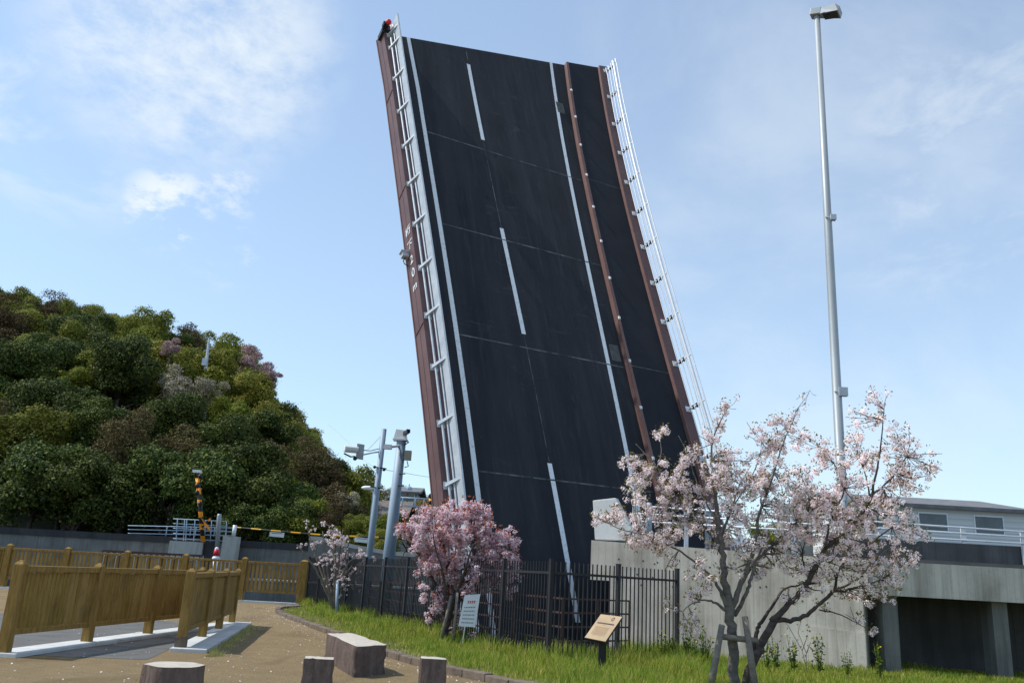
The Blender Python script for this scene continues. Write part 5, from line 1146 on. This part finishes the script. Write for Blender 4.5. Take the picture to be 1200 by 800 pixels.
# leafy weeds with yellow flowers near the wall, each a plant
weed_pts = [(790, 768), (806, 772), (826, 772), (812, 785), (898, 775), (930, 780), (960, 778), (992, 783), (910, 792), (1030, 790), (779, 782)]
wm = []
for k in range(3):
    rs = np.random.default_rng(40+k); b = MB(); C, N = [], []; FL = []
    for j in range(9):
        a = rs.uniform(0, 6.28); h = rs.uniform(.32, .68); e = np.array([math.cos(a)*.16*rs.random(), math.sin(a)*.16*rs.random(), h]); b.tube([(e[0]*.15, e[1]*.15, 0), e*.5+np.array([0, 0, .03]), e], [.006, .005, .003], 4)
        for t in np.linspace(.25, .98, 13): C.append(e*t+rs.normal(size=3)*.035); N.append(unit(1, rs)[0])
        for _ in range(2 if j % 3 == 0 else 0): FL.append(e+rs.normal(size=3)*.02)
    wm.append((b.mesh('stems', M['leaf_bush']), soup(leaf_quads(np.array(C), np.array(N), .035, .5, rs), 'leaves', M['leaf_bush']), soup(leaf_quads(np.array(FL), unit(len(FL), rs), .018, 1, rs, five=True), 'flowers', M['yellow_flower'])))
for i, (x, y) in enumerate(weed_pts):
    Yw = 18.0 if x < 850 else 17.2; p = AT(x, 770, Yw); o = empty('weed_plant', (p[0], p[1], 0), random.uniform(0, 6.28), 'leafy green weed with small yellow flowers at the foot of the wall', 'plant', 'weeds along the concrete wall')
    st, lv_, flw = wm[i % 3]; sc = random.uniform(.7, 1.25)
    for nm, me in (('stems', st), ('leaves', lv_), ('flowers', flw)):
        c = bpy.data.objects.new(nm, me); col.objects.link(c); c.parent = o; c.scale = (sc, sc, sc)
# tall thin dry weed stems
o = empty('tall_weed', (*AT(945, 790, 17)[:2], 0), 0, 'tall thin dry weed with branching stems against the wall', 'plant')
b = MB()
for pts in ([(948, 795), (940, 762), (925, 735), (920, 728)], [(944, 795), (945, 765), (935, 740), (940, 722)], [(940, 762), (946, 745)], [(945, 765), (950, 752)]): b.tube([AT(x, y, 17) for x, y in pts], [.010]+[.006]*(len(pts)-1), 5)
b.build('stems', M['stake'], o)
rs = np.random.default_rng(3); C = np.array([AT(rs.uniform(920, 950), rs.uniform(722, 780), 17+rs.uniform(-.1, .1)) for _ in range(26)]); link('leaves', soup(leaf_quads(C, unit(26, rs), .03, .6, rs), 'leaves', M['leaf_bush']), o)
# fallen petals and grit on the path
N = 16000; p = np.stack([r.uniform(-9, 3.0, N), r.uniform(8, 36, N)], 1)
inside = in_poly(p, turf2); dk = np.min(np.linalg.norm(p[:, None, :]-kerbl[None], axis=2), axis=1)
w = .06+.95*np.exp(-((dk-.25)/.28)**2)+.35*np.exp(-dk/1.4)+.12*(clump(p, 1.5, 9) > .2); keep = ((~inside) | (dk < .9)) & (r.random(N) < w) & (dk > .1) & (seg_dist(p, wps[0], wps[3]) > .35) & (p[:, 1] < 35); p = p[keep]
c = np.stack([p[:, 0], p[:, 1], np.full(len(p), .008)], 1); nn = unit(len(p), r)*.5+np.array([0, 0, 1]); nn /= np.linalg.norm(nn, axis=1, keepdims=True)
tag(link('fallen_petals', soup(leaf_quads(c, nn, .011*r.uniform(.7, 1.5, len(p)), 1, r, five=True), 'fallen_petals', M['ground_petal'])), 'pale fallen cherry petals scattered over the sandy path', 'petals', kind='stuff')
# tufts at the plinth edge
N = 1700; t_ = r.uniform(0, 1, N)**1.3; base = P[None]*0 if False else None
Pn = wps[0]; Qn = wps[3]; pp_ = Pn[None]+(Qn-Pn)[None]*(t_[:, None]*1.05-.12)+dn[None]*(.50+np.abs(r.normal(size=N))[:, None]*.10)
h = .05*r.uniform(.5, 1.6, N); a = r.uniform(0, 6.28, N); pp_ = pp_ + dn[None]*(.10*np.sin(t_*31)+.06*np.sin(t_*67))[:, None]; c = np.stack([pp_[:, 0], pp_[:, 1], 0*h], 1); wx = np.stack([np.cos(a)*.005, np.sin(a)*.005, 0*a], 1); le = np.stack([np.cos(a*2)*h*.5, np.sin(a*2)*h*.5, h], 1)
tag(link('grass', soup(np.stack([c-wx, c+wx, c+le+wx*.2, c+le-wx*.2], 1), 'grass', M['grass_dry'])), 'short grass fringe along the pale concrete strip', 'grass', kind='stuff')
